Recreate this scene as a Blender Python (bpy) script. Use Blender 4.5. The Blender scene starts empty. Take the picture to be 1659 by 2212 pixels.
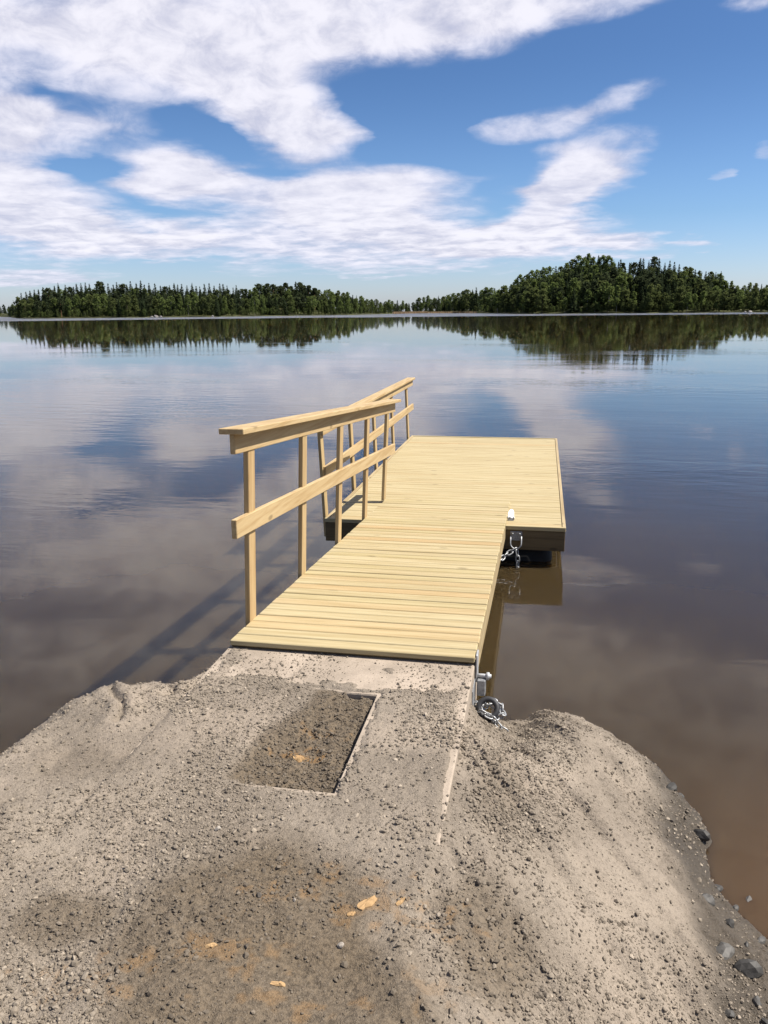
import bpy, math, random
import numpy as np
from mathutils import Vector, Matrix

random.seed(7)
RNG = np.random.default_rng(11)
scene = bpy.context.scene
COL = scene.collection

# ------------------------------------------------------------------ camera frame
# world: +Y runs along the dock, +X to its right, z = 0 is the lake
H = 2.15
CAM_R = Vector((0.98143202, 0.19158901, -0.00921101))
CAM_U = Vector((-0.03810098, 0.24179017, 0.96958023))
CAM_F = Vector((-0.18798805, 0.95122614, -0.24460034))


def ray(px, py):
    """bearing of a far-shore feature (photo coordinates of a 1659 x 2212 view) as a unit vector"""
    v = CAM_R * ((px - 829.5) / 1720.3) - CAM_U * ((py - 1106.0) / 1720.3) + CAM_F
    return v.normalized()


# ------------------------------------------------------------------ small helpers
def tag(o, label=None, cat=None, group=None, kind=None):
    if label: o['label'] = label
    if cat: o['category'] = cat
    if group: o['group'] = group
    if kind: o['kind'] = kind
    return o


def empty(name, loc=(0, 0, 0), parent=None):
    o = bpy.data.objects.new(name, None)
    o.empty_display_size = 0.2
    COL.objects.link(o)
    o.location = loc
    if parent is not None: o.parent = parent
    return o


class MB:
    def __init__(s):
        s.v, s.f, s.t, s.sm = [], [], [], []

    def add(s, verts, faces, tone=0.5, smooth=False):
        b = len(s.v)
        s.v += [tuple(p) for p in verts]
        s.t += [tone] * len(verts)
        s.f += [tuple(b + i for i in f) for f in faces]
        s.sm += [smooth] * len(faces)

    def box(s, x0, x1, y0, y1, z0, z1, tone=0.5, c=0.0):
        """box, chamfered by c"""
        if c <= 0:
            s.hexa([(x0, y0, z0), (x1, y0, z0), (x1, y1, z0), (x0, y1, z0),
                    (x0, y0, z1), (x1, y0, z1), (x1, y1, z1), (x0, y1, z1)], tone)
            return
        s.add(*chamfer_box(x0, x1, y0, y1, z0, z1, c), tone)

    def hexa(s, p, tone=0.5):
        s.add(p, [(3, 2, 1, 0), (4, 5, 6, 7), (0, 1, 5, 4), (1, 2, 6, 5), (2, 3, 7, 6), (3, 0, 4, 7)], tone)

    def tube(s, pts, r, n=8, tone=0.5, closed=False, caps=True):
        pts = [Vector(p) for p in pts]
        m = len(pts)
        rs = r if isinstance(r, (list, tuple)) else [r] * m
        tang = []
        for i in range(m):
            if closed:
                d = pts[(i + 1) % m] - pts[i - 1]
            else:
                d = pts[min(i + 1, m - 1)] - pts[max(i - 1, 0)]
            tang.append(d.normalized())
        ref = Vector((0, 0, 1)) if abs(tang[0].z) < 0.9 else Vector((1, 0, 0))
        u = tang[0].cross(ref).normalized()
        V, F = [], []
        for i in range(m):
            u = (u - tang[i] * u.dot(tang[i])).normalized()
            w = tang[i].cross(u)
            for k in range(n):
                a = 2 * math.pi * k / n
                V.append(pts[i] + (u * math.cos(a) + w * math.sin(a)) * rs[i])
        for i in range(m if closed else m - 1):
            j = (i + 1) % m
            for k in range(n):
                l = (k + 1) % n
                F.append((i * n + k, i * n + l, j * n + l, j * n + k))
        if caps and not closed:
            F.append(tuple(range(n - 1, -1, -1)))
            F.append(tuple((m - 1) * n + k for k in range(n)))
        s.add(V, F, tone, True)

    def build(s, name, mat, parent=None, loc=None):
        me = bpy.data.meshes.new(name)
        me.from_pydata(s.v, [], s.f)
        me.update()
        at = me.attributes.new('tone', 'FLOAT', 'POINT')
        at.data.foreach_set('value', np.array(s.t, dtype=np.float32))
        me.polygons.foreach_set('use_smooth', np.array(s.sm, dtype=bool))
        me.materials.append(mat)
        o = bpy.data.objects.new(name, me)
        COL.objects.link(o)
        if parent is not None: o.parent = parent
        if loc is not None: o.location = loc
        return o


def chamfer_box(x0, x1, y0, y1, z0, z1, c):
    """box with all edges cut by c: 24 verts"""
    V, idx = [], {}
    X, Y, Z = (x0, x1), (y0, y1), (z0, z1)
    for i in (0, 1):
        for j in (0, 1):
            for k in (0, 1):
                sx, sy, sz = (1, -1)[i], (1, -1)[j], (1, -1)[k]
                for ax in range(3):
                    p = [X[i] + sx * c, Y[j] + sy * c, Z[k] + sz * c]
                    p[ax] = (X[i], Y[j], Z[k])[ax]
                    idx[(i, j, k, ax)] = len(V)
                    V.append(tuple(p))
    F = []
    for i in (0, 1):
        F.append([idx[(i, 0, 0, 0)], idx[(i, 1, 0, 0)], idx[(i, 1, 1, 0)], idx[(i, 0, 1, 0)]])
        F.append([idx[(0, i, 0, 1)], idx[(1, i, 0, 1)], idx[(1, i, 1, 1)], idx[(0, i, 1, 1)]])
        F.append([idx[(0, 0, i, 2)], idx[(1, 0, i, 2)], idx[(1, 1, i, 2)], idx[(0, 1, i, 2)]])
    for i in (0, 1):
        for j in (0, 1):
            F.append([idx[(i, j, 0, 0)], idx[(i, j, 1, 0)], idx[(i, j, 1, 1)], idx[(i, j, 0, 1)]])
            F.append([idx[(i, 0, j, 0)], idx[(i, 1, j, 0)], idx[(i, 1, j, 2)], idx[(i, 0, j, 2)]])
            F.append([idx[(0, i, j, 1)], idx[(1, i, j, 1)], idx[(1, i, j, 2)], idx[(0, i, j, 2)]])
            for k in (0, 1):
                F.append([idx[(i, j, k, 0)], idx[(i, j, k, 1)], idx[(i, j, k, 2)]])
    ctr = Vector(((x0 + x1) / 2, (y0 + y1) / 2, (z0 + z1) / 2))
    out = []
    for f in F:
        a, b, d = Vector(V[f[0]]), Vector(V[f[1]]), Vector(V[f[2]])
        n = (b - a).cross(d - a)
        m = sum((Vector(V[q]) for q in f), Vector()) / len(f)
        out.append(tuple(f) if n.dot(m - ctr) > 0 else tuple(reversed(f)))
    return V, out


def np_mesh(name, verts, tris, mat, attrs=None, smooth=True, parent=None, quads=False, link=True, mats=None, mat_index=None):
    me = bpy.data.meshes.new(name)
    n = 4 if quads else 3
    me.vertices.add(len(verts))
    me.vertices.foreach_set('co', np.ascontiguousarray(verts, dtype=np.float32).ravel())
    me.loops.add(tris.size)
    me.loops.foreach_set('vertex_index', np.ascontiguousarray(tris, dtype=np.int32).ravel())
    me.polygons.add(len(tris))
    me.polygons.foreach_set('loop_start', np.arange(0, tris.size, n, dtype=np.int32))
    me.polygons.foreach_set('loop_total', np.full(len(tris), n, dtype=np.int32))
    me.polygons.foreach_set('use_smooth', np.full(len(tris), smooth, dtype=bool))
    for m in (mats or [mat]): me.materials.append(m)
    if mat_index is not None:
        me.polygons.foreach_set('material_index', np.ascontiguousarray(mat_index, dtype=np.int32))
    me.update(calc_edges=True)
    for k, a in (attrs or {}).items():
        at = me.attributes.new(k, 'FLOAT', 'POINT')
        at.data.foreach_set('value', np.ascontiguousarray(a, dtype=np.float32))
    if not link: return me
    o = bpy.data.objects.new(name, me)
    COL.objects.link(o)
    if parent is not None: o.parent = parent
    return o


# ------------------------------------------------------------------ numpy noise
_PERM = np.random.default_rng(3).integers(0, 1 << 30, 65536)


def _h(ix, iy, s):
    return (_PERM[(ix * 7919 + iy * 104729 + s * 15485863) & 65535] & 0xFFFF) / 65535.0


def vnoise(x, y, s=0):
    ix, iy = np.floor(x).astype(np.int64), np.floor(y).astype(np.int64)
    fx, fy = x - ix, y - iy
    fx = fx * fx * fx * (fx * (fx * 6 - 15) + 10)
    fy = fy * fy * fy * (fy * (fy * 6 - 15) + 10)
    a, b = _h(ix, iy, s), _h(ix + 1, iy, s)
    c, d = _h(ix, iy + 1, s), _h(ix + 1, iy + 1, s)
    return (a * (1 - fx) + b * fx) * (1 - fy) + (c * (1 - fx) + d * fx) * fy - 0.5


def fbm(x, y, o=4, s=0, g=0.5):
    t, a = 0, 1.0
    for k in range(o):
        t = t + a * vnoise(x * 2 ** k + 17.3 * k, y * 2 ** k - 9.1 * k, s + k)
        a *= g
    return t


def sstep(a, b, x):
    t = np.clip((x - a) / (b - a), 0, 1)
    return t * t * (3 - 2 * t)


# ------------------------------------------------------------------ material helpers
class NT:
    def __init__(s, name):
        s.m = bpy.data.materials.new(name)
        s.m.use_nodes = True
        s.t = s.m.node_tree
        s.t.nodes.clear()

    def n(s, kind, **kw):
        nd = s.t.nodes.new(kind)
        for k, v in kw.items():
            if k in ('operation', 'blend_type', 'data_type', 'attribute_name', 'noise_dimensions', 'feature', 'gradient_type', 'vector_type', 'interpolation_type', 'noise_type', 'distance', 'use_clamp', 'clamp_result', 'musgrave_type', 'interpolation', 'distribution'):
                setattr(nd, k, v)
            else:
                key = int(k[1:]) if k[0] == 'i' and k[1:].isdigit() else k.replace('_', ' ')
                s.set(nd.inputs[key], v)
        return nd

    def set(s, sock, v):
        if isinstance(v, bpy.types.NodeSocket): s.t.links.new(v, sock)
        else: sock.default_value = v

    def math(s, op, a, b=0.0, c=None, clamp=False):
        nd = s.t.nodes.new('ShaderNodeMath')
        nd.operation = op
        nd.use_clamp = clamp
        s.set(nd.inputs[0], a); s.set(nd.inputs[1], b)
        if c is not None: s.set(nd.inputs[2], c)
        return nd.outputs[0]

    def mix(s, f, a, b, blend='MIX'):
        nd = s.t.nodes.new('ShaderNodeMix')
        nd.data_type = 'RGBA'
        nd.blend_type = blend
        nd.clamp_factor = True
        s.set(nd.inputs[0], f); s.set(nd.inputs[6], a if not isinstance(a, tuple) else (*a, 1)); s.set(nd.inputs[7], b if not isinstance(b, tuple) else (*b, 1))
        return nd.outputs[2]

    def ramp(s, v, lo, hi, a=0.0, b=1.0, smooth=True):
        nd = s.t.nodes.new('ShaderNodeMapRange')
        nd.interpolation_type = 'SMOOTHSTEP' if smooth else 'LINEAR'
        s.set(nd.inputs[0], v); s.set(nd.inputs[1], lo); s.set(nd.inputs[2], hi); s.set(nd.inputs[3], a); s.set(nd.inputs[4], b)
        return nd.outputs[0]

    def coords(s, scale=(1, 1, 1), rot=(0, 0, 0), src='Object'):
        tc = s.t.nodes.new('ShaderNodeTexCoord')
        mp = s.t.nodes.new('ShaderNodeMapping')
        s.t.links.new(tc.outputs[src], mp.inputs[0])
        mp.inputs['Scale'].default_value = scale
        mp.inputs['Rotation'].default_value = rot
        return mp.outputs[0]

    def noise(s, vec, scale, detail=4, rough=0.55, dist=0.0):
        nd = s.t.nodes.new('ShaderNodeTexNoise')
        s.set(nd.inputs['Vector'], vec)
        s.set(nd.inputs['Scale'], scale); s.set(nd.inputs['Detail'], detail); s.set(nd.inputs['Roughness'], rough); s.set(nd.inputs['Distortion'], dist)
        return nd.outputs[0]

    def out(s, sh):
        o = s.t.nodes.new('ShaderNodeOutputMaterial')
        s.t.links.new(sh, o.inputs['Surface'])
        return s.m


def principled(T, color, rough=0.7, metal=0.0, normal=None, spec=0.5, ior=1.45):
    b = T.t.nodes.new('ShaderNodeBsdfPrincipled')
    T.set(b.inputs['Base Color'], color if not isinstance(color, tuple) else (*color, 1))
    T.set(b.inputs['Roughness'], rough); T.set(b.inputs['Metallic'], metal)
    T.set(b.inputs['Specular IOR Level'], spec); T.set(b.inputs['IOR'], ior)
    if normal is not None: T.set(b.inputs['Normal'], normal)
    return b.outputs[0]


def bump(T, h, strength, dist, normal=None):
    b = T.t.nodes.new('ShaderNodeBump')
    T.set(b.inputs['Height'], h); T.set(b.inputs['Strength'], strength); T.set(b.inputs['Distance'], dist)
    if normal is not None: T.set(b.inputs['Normal'], normal)
    return b.outputs[0]


def mat_wood(name, axis, light, dark, knots=True):
    """fresh pressure treated pine with the grain along axis"""
    T = NT(name)
    st = [28.0, 28.0, 28.0]; st[axis] = 1.2
    c = T.coords(tuple(st))
    tone = T.n('ShaderNodeAttribute', attribute_name='tone').outputs['Fac']
    off = T.n('ShaderNodeVectorMath', operation='ADD', i0=c)
    cmb = T.n('ShaderNodeCombineXYZ', i0=T.math('MULTIPLY', tone, 37.0), i1=T.math('MULTIPLY', tone, 91.0), i2=T.math('MULTIPLY', tone, 53.0))
    T.set(off.inputs[1], cmb.outputs[0])
    v = off.outputs[0]
    g1 = T.noise(v, 1.0, 5, 0.6, 0.6)
    g2 = T.noise(v, 5.0, 3, 0.6, 0.2)
    f = T.math('ADD', T.math('MULTIPLY', T.ramp(g1, 0.38, 0.66), 0.75), T.math('MULTIPLY', T.ramp(g2, 0.3, 0.75), 0.4))
    col = T.mix(f, light, dark)
    # board to board change of tone: pale sapwood to pinkish / greenish heartwood
    hue = T.mix(T.ramp(tone, 0.55, 1.0), (1, 1, 1), (1.0, 0.89, 0.80))
    hue = T.mix(T.ramp(tone, 0.45, 0.0), hue, (0.93, 0.92, 0.84))
    col = T.mix(1.0, col, hue, 'MULTIPLY')
    if knots:
        sk = [7.0, 7.0, 7.0]; sk[axis] = 2.6
        off2 = T.n('ShaderNodeVectorMath', operation='ADD', i0=T.coords(tuple(sk)))
        T.set(off2.inputs[1], cmb.outputs[0])
        vo = T.n('ShaderNodeTexVoronoi', Vector=off2.outputs[0], Scale=1.0)
        k = T.ramp(vo.outputs['Distance'], 0.05, 0.13, 1.0, 0.0)
        col = T.mix(T.math('MULTIPLY', k, 0.6), col, tuple(x * 0.38 for x in dark))
    n = bump(T, f, 0.25, 0.002)
    return T.out(principled(T, col, 0.62, 0, n, 0.3))


def mat_plain(name, col, rough=0.6, metal=0.0, var=0.15, scale=20, bstr=0.0):
    T = NT(name)
    v = T.coords()
    nz = T.noise(v, scale, 5, 0.6)
    c = T.mix(T.ramp(nz, 0.3, 0.7), tuple(x * (1 - var) for x in col), tuple(min(1, x * (1 + var)) for x in col))
    n = bump(T, nz, bstr, 0.004) if bstr else None
    return T.out(principled(T, c, rough, metal, n))


M_DECK = mat_wood('pine decking', 0, (0.3841, 0.3214, 0.1885), (0.2881, 0.2245, 0.1141))
M_RAIL = mat_wood('pine rail', 1, (0.4134, 0.312, 0.17), (0.3042, 0.2044, 0.0936))
M_POST = mat_wood('pine post', 2, (0.4056, 0.3081, 0.1677), (0.2964, 0.2028, 0.0936), False)
M_BEAM = mat_wood('pine beam', 1, (0.3588, 0.2847, 0.1638), (0.2496, 0.1833, 0.0936))
M_SKIRT_SHADE = mat_wood('pine skirt shaded', 0, (0.1338, 0.09734, 0.05078), (0.08237, 0.05741, 0.02805))  # brown pine with the shade of the end faces put into its colour
M_GALV = mat_plain('galvanised steel', (0.30, 0.305, 0.31), 0.5, 0.6, 0.25, 60)
M_ZINC = mat_plain('bright zinc', (0.40, 0.405, 0.41), 0.5, 0.4, 0.2, 50)
M_WPAINT = mat_plain('white paint', (0.80, 0.80, 0.78), 0.5, 0, 0.04, 30)
M_PLASTIC = mat_plain('black float plastic', (0.008, 0.008, 0.008), 0.85, 0, 0.2, 15)
M_RUBBER = mat_plain('black rubber', (0.02, 0.02, 0.022), 0.6, 0, 0.2, 40)


# ------------------------------------------------------------------ ground shape
SLAB = (-1.461, -0.2545, 2.12, 3.60)       # x0 x1 y0 y1
SLAB_Z = 0.557
PIT = (-1.035, -0.643, 2.322, 3.046)


def pos(a): return np.maximum(a, 0)


def creases(X, Y):
    """cracks where the left gravel shoulder has slumped: distance to two short wandering lines"""
    d = np.full_like(X, 9.0)
    for pts in ([(-1.80, 2.90), (-1.74, 2.82), (-1.68, 2.78), (-1.64, 2.70), (-1.63, 2.64)],
                [(-1.60, 3.02), (-1.545, 2.98), (-1.52, 2.92), (-1.545, 2.88)]):
        for (ax, ay), (bx, by) in zip(pts[:-1], pts[1:]):
            t = np.clip(((X - ax) * (bx - ax) + (Y - ay) * (by - ay)) / ((bx - ax) ** 2 + (by - ay) ** 2), 0, 1)
            d = np.minimum(d, np.hypot(X - ax - t * (bx - ax), Y - ay - t * (by - ay)))
    return d


def rect_d(X, Y, r):
    """signed distance to a rectangle, negative inside"""
    dx = np.maximum(r[0] - X, X - r[1]); dy = np.maximum(r[2] - Y, Y - r[3])
    return np.where((dx > 0) & (dy > 0), np.hypot(dx, dy), np.maximum(dx, dy))


def ground_z(X, Y):
    wob = fbm(X * 1.1, Y * 1.1, 4, 5) * 0.16
    wob2 = fbm(X * 4.0, Y * 4.0, 3, 9) * 0.05
    xr = -0.285 + pos(1.2 - Y) * 1.1
    ur = pos(X - xr + wob * 0.8 + wob2) / (0.97 + 0.12 * wob)
    xl = -1.76 - pos(3.1 - Y) * 0.20 - pos(1.3 - Y) * 1.2
    ul = pos(xl - X + wob + wob2) / 0.55
    left = 1 - sstep(-1.54, -1.40, X)
    right = sstep(-0.34, -0.22, X)
    mid = 1 - left - right
    yf = left * 2.93 + mid * 3.40 + right * 3.12
    wf = left * 0.55 + mid * 0.35 + right * 0.85
    uf = pos(Y - yf + wob + wob2) / wf
    u = np.sqrt(ur ** 2 + ul ** 2 + uf ** 2)
    z = 0.553 - 0.470 * u ** 1.25
    so = 0.18 + 0.75 * sstep(2.3, 3.2, Y) * right + 0.75 * (1 - right)
    z = np.where(u > 1, 0.083 - so * (u - 1), z)
    z = np.where(z < -0.25, -0.25 - (1 - np.exp((z + 0.25) * 1.2)) * 0.6, z)
    # lumps
    z = z + fbm(X * 2.3, Y * 2.3, 4, 21) * 0.030 * (1 - 0.7 * mid * sstep(1.8, 2.0, Y))
    z = z + fbm(X * 9, Y * 9, 3, 31) * 0.010
    z = z + fbm(X * 32, Y * 32, 3, 41) * 0.0042 + fbm(X * 95, Y * 95, 2, 43) * 0.0045
    # scrape ridges running down the right slope
    a = (X * 0.82 + Y * 0.57); b = (-X * 0.57 + Y * 0.82)
    z = z + right * (vnoise(a * 13, b * 1.1, 51) * 0.030 + vnoise(a * 34, b * 2.2, 52) * 0.018)
    # rough coarse band on the right of the slab
    z = z + sstep(0.1, 0.4, fbm(X * 3, Y * 3, 2, 61)) * fbm(X * 45, Y * 45, 2, 62) * 0.012
    z = z + left * 0.012 * (1 - sstep(2.8, 2.95, Y))
    # left shoulder heaped a little over the slab
    z = z + left * 0.022 * np.exp(-((X + 1.68) / 0.14) ** 2 - ((Y - 3.0) / 0.22) ** 2)
    c = creases(X, Y)
    z = z - 0.020 * np.exp(-(c / 0.013) ** 2) + 0.012 * np.exp(-((c - 0.04) / 0.03) ** 2) * left
    # --- inside the slab's outline the ground is only a dusting of gravel over the concrete
    ds = rect_d(X, Y, SLAB)
    cover = slab_cover(X, Y)
    film = SLAB_Z - 0.007 + cover * 0.017 + fbm(X * 30, Y * 30, 3, 71) * 0.005 + fbm(X * 90, Y * 90, 2, 72) * 0.004
    k = 1 - sstep(-0.03, 0.0, ds)
    keep = (Y > 2.1)
    w = (1 - sstep(-0.03, 0.0, np.maximum(SLAB[0] - X, X - SLAB[1]))) * sstep(1.80, 2.08, Y)
    w = w * (1 - sstep(3.53, 3.59, Y))
    z = z * (1 - w) + film * w
    # right flank of the slab is scoured out near the hinge
    sc = np.exp(-((X + 0.10) / 0.16) ** 2) * sstep(2.80, 3.10, Y) * right
    z = z - 0.13 * sc
    # --- the pit
    dp = rect_d(X, Y, PIT)
    spill = 1.15 * np.exp(-(pos(X + 1.05 - 0.13 * sstep(2.55, 2.95, Y) - fbm(X * 6, Y * 6, 3, 85) * 0.08) / 0.08) ** 2)
    pz = SLAB_Z - 0.040 + 0.016 * sstep(2.85, 3.03, Y) + np.clip(spill, 0, 1.1) * 0.050 + fbm(X * 14, Y * 14, 3, 81) * 0.022 + fbm(X * 50, Y * 50, 2, 82) * 0.012
    wp = 1 - sstep(-0.002, 0.011, dp - pos(fbm(X * 17, Y * 17, 3, 86) - 0.02) * 0.0 + fbm(X * 14, Y * 14, 3, 87) * 0.022)
    z = z * (1 - wp) + np.minimum(pz, SLAB_Z + 0.004) * wp
    return z


def slab_cover(X, Y):
    """0 bare concrete .. 1 covered with gravel"""
    n = fbm(X * 3.2, Y * 3.2, 4, 91)
    c = sstep(-0.95, -0.40, n)
    front = 0.95 * sstep(3.02, 3.20, Y + fbm(X * 6, Y * 6, 3, 92) * 0.42) * (0.45 + 0.55 * sstep(-1.35, -1.0, X + n * 0.5))
    c = c * (1 - front)
    edge = 0.85 * sstep(0.030, 0.012, -(X + 0.2545) + fbm(X * 7, Y * 7, 2, 94) * 0.02) * sstep(2.3, 2.45, Y)
    c = c * (1 - edge)
    c = c * (1 - 0.9 * sstep(0.06, 0.015, X - SLAB[0] + fbm(X * 7, Y * 7, 2, 95) * 0.03) * sstep(2.95, 3.05, Y))
    rim = 1 - sstep(0.008, 0.030, rect_d(X, Y, PIT) + fbm(X * 9, Y * 9, 2, 93) * 0.05)
    c = c * (1 - 0.8 * 0.75 * rim * sstep(-0.99, -0.92, X))
    return c


def soil_mask(X, Y):
    """brown trodden soil in front of the slab and inside the pit"""
    n = fbm(X * 3.0, Y * 3.0, 5, 101) * 0.55
    r = np.hypot((X + 0.62 + (Y - 1.75) * 0.15) / 0.46, (Y - 1.42) / 0.62)
    a = 1 - sstep(0.72, 1.12, r + n * 0.7)
    r2 = np.hypot((X + 1.25) / 0.17, (Y - 1.62) / 0.12)
    a = np.maximum(a, 0.8 * (1 - sstep(0.6, 1.2, r2 + n)))
    r3 = np.hypot((X + 0.08) / 0.17, (Y - 1.85) / 0.30)
    a = np.maximum(a, 0.75 * (1 - sstep(0.5, 1.15, r3 + n)))
    r5 = np.hypot((X + 0.10) / 0.09, (Y - 2.55) / 0.28)
    a = np.maximum(a, 0.45 * (1 - sstep(0.4, 1.15, r5 + n)))
    r4 = np.hypot((X + 1.62) / 0.30, (Y - 2.35) / 0.16)
    a = np.maximum(a, 0.35 * (1 - sstep(0.4, 1.15, r4 + n)))
    p = 1 - sstep(-0.02, 0.01, rect_d(X, Y, (PIT[0] - 0.06, PIT[1], PIT[2], PIT[3])) + n * 0.03)
    p = p * sstep(-1.06, -1.00, X - sstep(2.6, 2.95, Y) * 0.11 + n * 0.08)
    return np.clip(np.maximum(a, p * 0.95), 0, 1)


def ochre_mask(X, Y):
    n = fbm(X * 26, Y * 26, 4, 111)
    m = np.zeros_like(X)
    for (x, y, rx, ry, s) in ((-0.83, 2.60, 0.09, 0.05, 0.9), (-0.80, 2.74, 0.12, 0.035, 0.5), (-0.43, 1.86, 0.22, 0.08, 0.55), (-0.72, 1.60, 0.10, 0.06, 0.5),
                              (-0.55, 1.50, 0.16, 0.04, 0.5), (-0.95, 1.50, 0.10, 0.05, 0.5), (-0.72, 1.80, 0.10, 0.03, 0.4), (-0.18, 1.62, 0.08, 0.05, 0.3),
                              (-1.05, 1.42, 0.20, 0.05, 0.45)):
        r = np.hypot((X - x) / rx, (Y - y) / ry)
        m = np.maximum(m, 0.8 * s * (1 - sstep(0.35, 1.1, r + n * 2.4 + 0.25)))
    return np.clip(m, 0, 1)


def lin(a, b, n): return np.linspace(a, b, n, endpoint=False)


def axis_lines(lo, a, b, hi, step, n0, n1):
    g0 = a - (a - lo) * (np.linspace(1, 0, n0, endpoint=False) ** 2.2)
    g1 = np.arange(a, b, step)
    g2 = b + (hi - b) * (np.linspace(0, 1, n1) ** 2.2)
    return np.concatenate([g0, g1, g2])


gx = axis_lines(-16, -2.25, 1.05, 16, 0.0085, 40, 40)
gy = axis_lines(-16, 1.25, 4.05, 7.0, 0.0085, 40, 16)
GX, GY = np.meshgrid(gx, gy)
GZ = ground_z(GX, GY)
nx, ny = len(gx), len(gy)
ii = np.arange(nx * ny).reshape(ny, nx)
quads = np.stack([ii[:-1, :-1], ii[:-1, 1:], ii[1:, 1:], ii[1:, :-1]], -1).reshape(-1, 4)


def mat_ground():
    T = NT('gravel ground')
    v = T.coords()
    soil = T.n('ShaderNodeAttribute', attribute_name='soil').outputs['Fac']
    och = T.n('ShaderNodeAttribute', attribute_name='ochre').outputs['Fac']
    bare = T.n('ShaderNodeAttribute', attribute_name='bare').outputs['Fac']
    big = T.noise(v, 2.2, 5, 0.6)
    fine = T.noise(v, 70, 4, 0.7)
    grit = T.noise(v, 260, 2, 0.6)
    col = T.mix(T.ramp(big, 0.35, 0.66), (0.1502, 0.1249, 0.09809), (0.2198, 0.1845, 0.1458))
    col = T.mix(T.ramp(fine, 0.30, 0.52, 0.75, 0.0), col, (0.0819, 0.06786, 0.05148))
    col = T.mix(T.ramp(grit, 0.5, 0.72, 0.0, 0.7), col, (0.2931, 0.247, 0.1976))
    # pale dust where the fines have dried
    col = T.mix(T.math('MULTIPLY', bare, T.ramp(fine, 0.3, 0.6, 0.3, 0.8)), col, (0.2821, 0.2328, 0.1834))
    sc = T.mix(T.ramp(fine, 0.35, 0.65), (0.05304, 0.03978, 0.02574), (0.1209, 0.09126, 0.05928))
    sc = T.mix(T.ramp(grit, 0.55, 0.72, 0, 0.6), sc, (0.156, 0.1326, 0.1053))
    col = T.mix(T.math('MULTIPLY', soil, T.ramp(big, 0.25, 0.6, 0.6, 0.92)), col, sc)
    col = T.mix(T.math('MULTIPLY', och, T.ramp(grit, 0.3, 0.6, 0.3, 0.9)), col, (0.234, 0.1287, 0.04524))
    # wet by the waterline
    sep = T.n('ShaderNodeSeparateXYZ', i0=T.coords())
    wet = T.ramp(T.math('ADD', sep.outputs[2], T.math('MULTIPLY', big, 0.10)), 0.13, 0.24, 1.0, 0.0)
    col = T.mix(wet, col, T.mix(1.0, col, (0.30, 0.29, 0.27), 'MULTIPLY'))
    rough = T.ramp(wet, 0, 1, 0.92, 0.5)
    h = T.math('ADD', T.math('MULTIPLY', fine, 1.0), T.math('MULTIPLY', grit, 0.45))
    return T.out(principled(T, col, rough, 0, bump(T, h, 0.8, 0.010), 0.25))


M_GROUND = mat_ground()
fX, fY = GX.ravel(), GY.ravel()
bare = sstep(0.05, 0.45, fbm(fX * 2.6, fY * 2.6, 4, 121)) * 0.8
bare = np.maximum(bare, 0.8 * np.exp(-((fX + 0.835) / 0.035) ** 2 - ((fY - 2.02) / 0.05) ** 2))
bare = np.maximum(bare, 0.7 * np.exp(-((fX + 1.30) / 0.16) ** 2 - ((fY - 2.55) / 0.14) ** 2))
bare = np.maximum(bare, (0.45 + 0.6 * vnoise((fX * 0.82 + fY * 0.57) * 16, (-fX * 0.57 + fY * 0.82) * 1.2, 131)) * sstep(0.0, 0.35, fX) * (1 - sstep(2.4, 3.0, fY)))
ground = np_mesh('ground', np.stack([fX, fY, GZ.ravel()], -1), quads, M_GROUND,
                 {'soil': soil_mask(fX, fY), 'ochre': ochre_mask(fX, fY), 'bare': bare}, True, quads=True)
tag(ground, 'pale grey gravel bank sloping down to the lake', kind='structure')


# ------------------------------------------------------------------ loose gravel
ICO_V = None


def ico():
    t = (1 + 5 ** .5) / 2
    v = np.array([(-1, t, 0), (1, t, 0), (-1, -t, 0), (1, -t, 0), (0, -1, t), (0, 1, t), (0, -1, -t), (0, 1, -t), (t, 0, -1), (t, 0, 1), (-t, 0, -1), (-t, 0, 1)], float)
    v /= np.linalg.norm(v[0])
    f = np.array([(0, 11, 5), (0, 5, 1), (0, 1, 7), (0, 7, 10), (0, 10, 11), (1, 5, 9), (5, 11, 4), (11, 10, 2), (10, 7, 6), (7, 1, 8),
                  (3, 9, 4), (3, 4, 2), (3, 2, 6), (3, 6, 8), (3, 8, 9), (4, 9, 5), (2, 4, 11), (6, 2, 10), (8, 6, 7), (9, 8, 1)])
    return v, f


def rand_rot(n):
    q = RNG.normal(size=(n, 4)); q /= np.linalg.norm(q, axis=1)[:, None]
    w, x, y, z = q.T
    return np.stack([1 - 2 * (y * y + z * z), 2 * (x * y - z * w), 2 * (x * z + y * w), 2 * (x * y + z * w), 1 - 2 * (x * x + z * z), 2 * (y * z - x * w),
                     2 * (x * z - y * w), 2 * (y * z + x * w), 1 - 2 * (x * x + y * y)], -1).reshape(n, 3, 3)


def mat_stone(name, a, b, wet=False):
    T = NT(name)
    tone = T.n('ShaderNodeAttribute', attribute_name='tone').outputs['Fac']
    soil = T.n('ShaderNodeAttribute', attribute_name='soil').outputs['Fac']
    nz = T.noise(T.coords(), 60, 4, 0.6)
    c = T.mix(tone, a, b)
    c = T.mix(T.ramp(nz, 0.35, 0.7, 0.0, 0.5), c, tuple(x * 0.6 for x in a))
    c = T.mix(T.math('MULTIPLY', soil, 0.62), c, (0.0624, 0.04836, 0.03354))
    return T.out(principled(T, c, 0.62 if wet else 0.85, 0, bump(T, nz, 0.4, 0.004), 0.35 if wet else 0.25))


M_STONE = mat_stone('loose gravel', (0.1149, 0.09461, 0.07195), (0.3159, 0.2656, 0.2073))
M_ROCK = mat_stone('shore rock', (0.030, 0.028, 0.025), (0.105, 0.099, 0.090), True)


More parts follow.
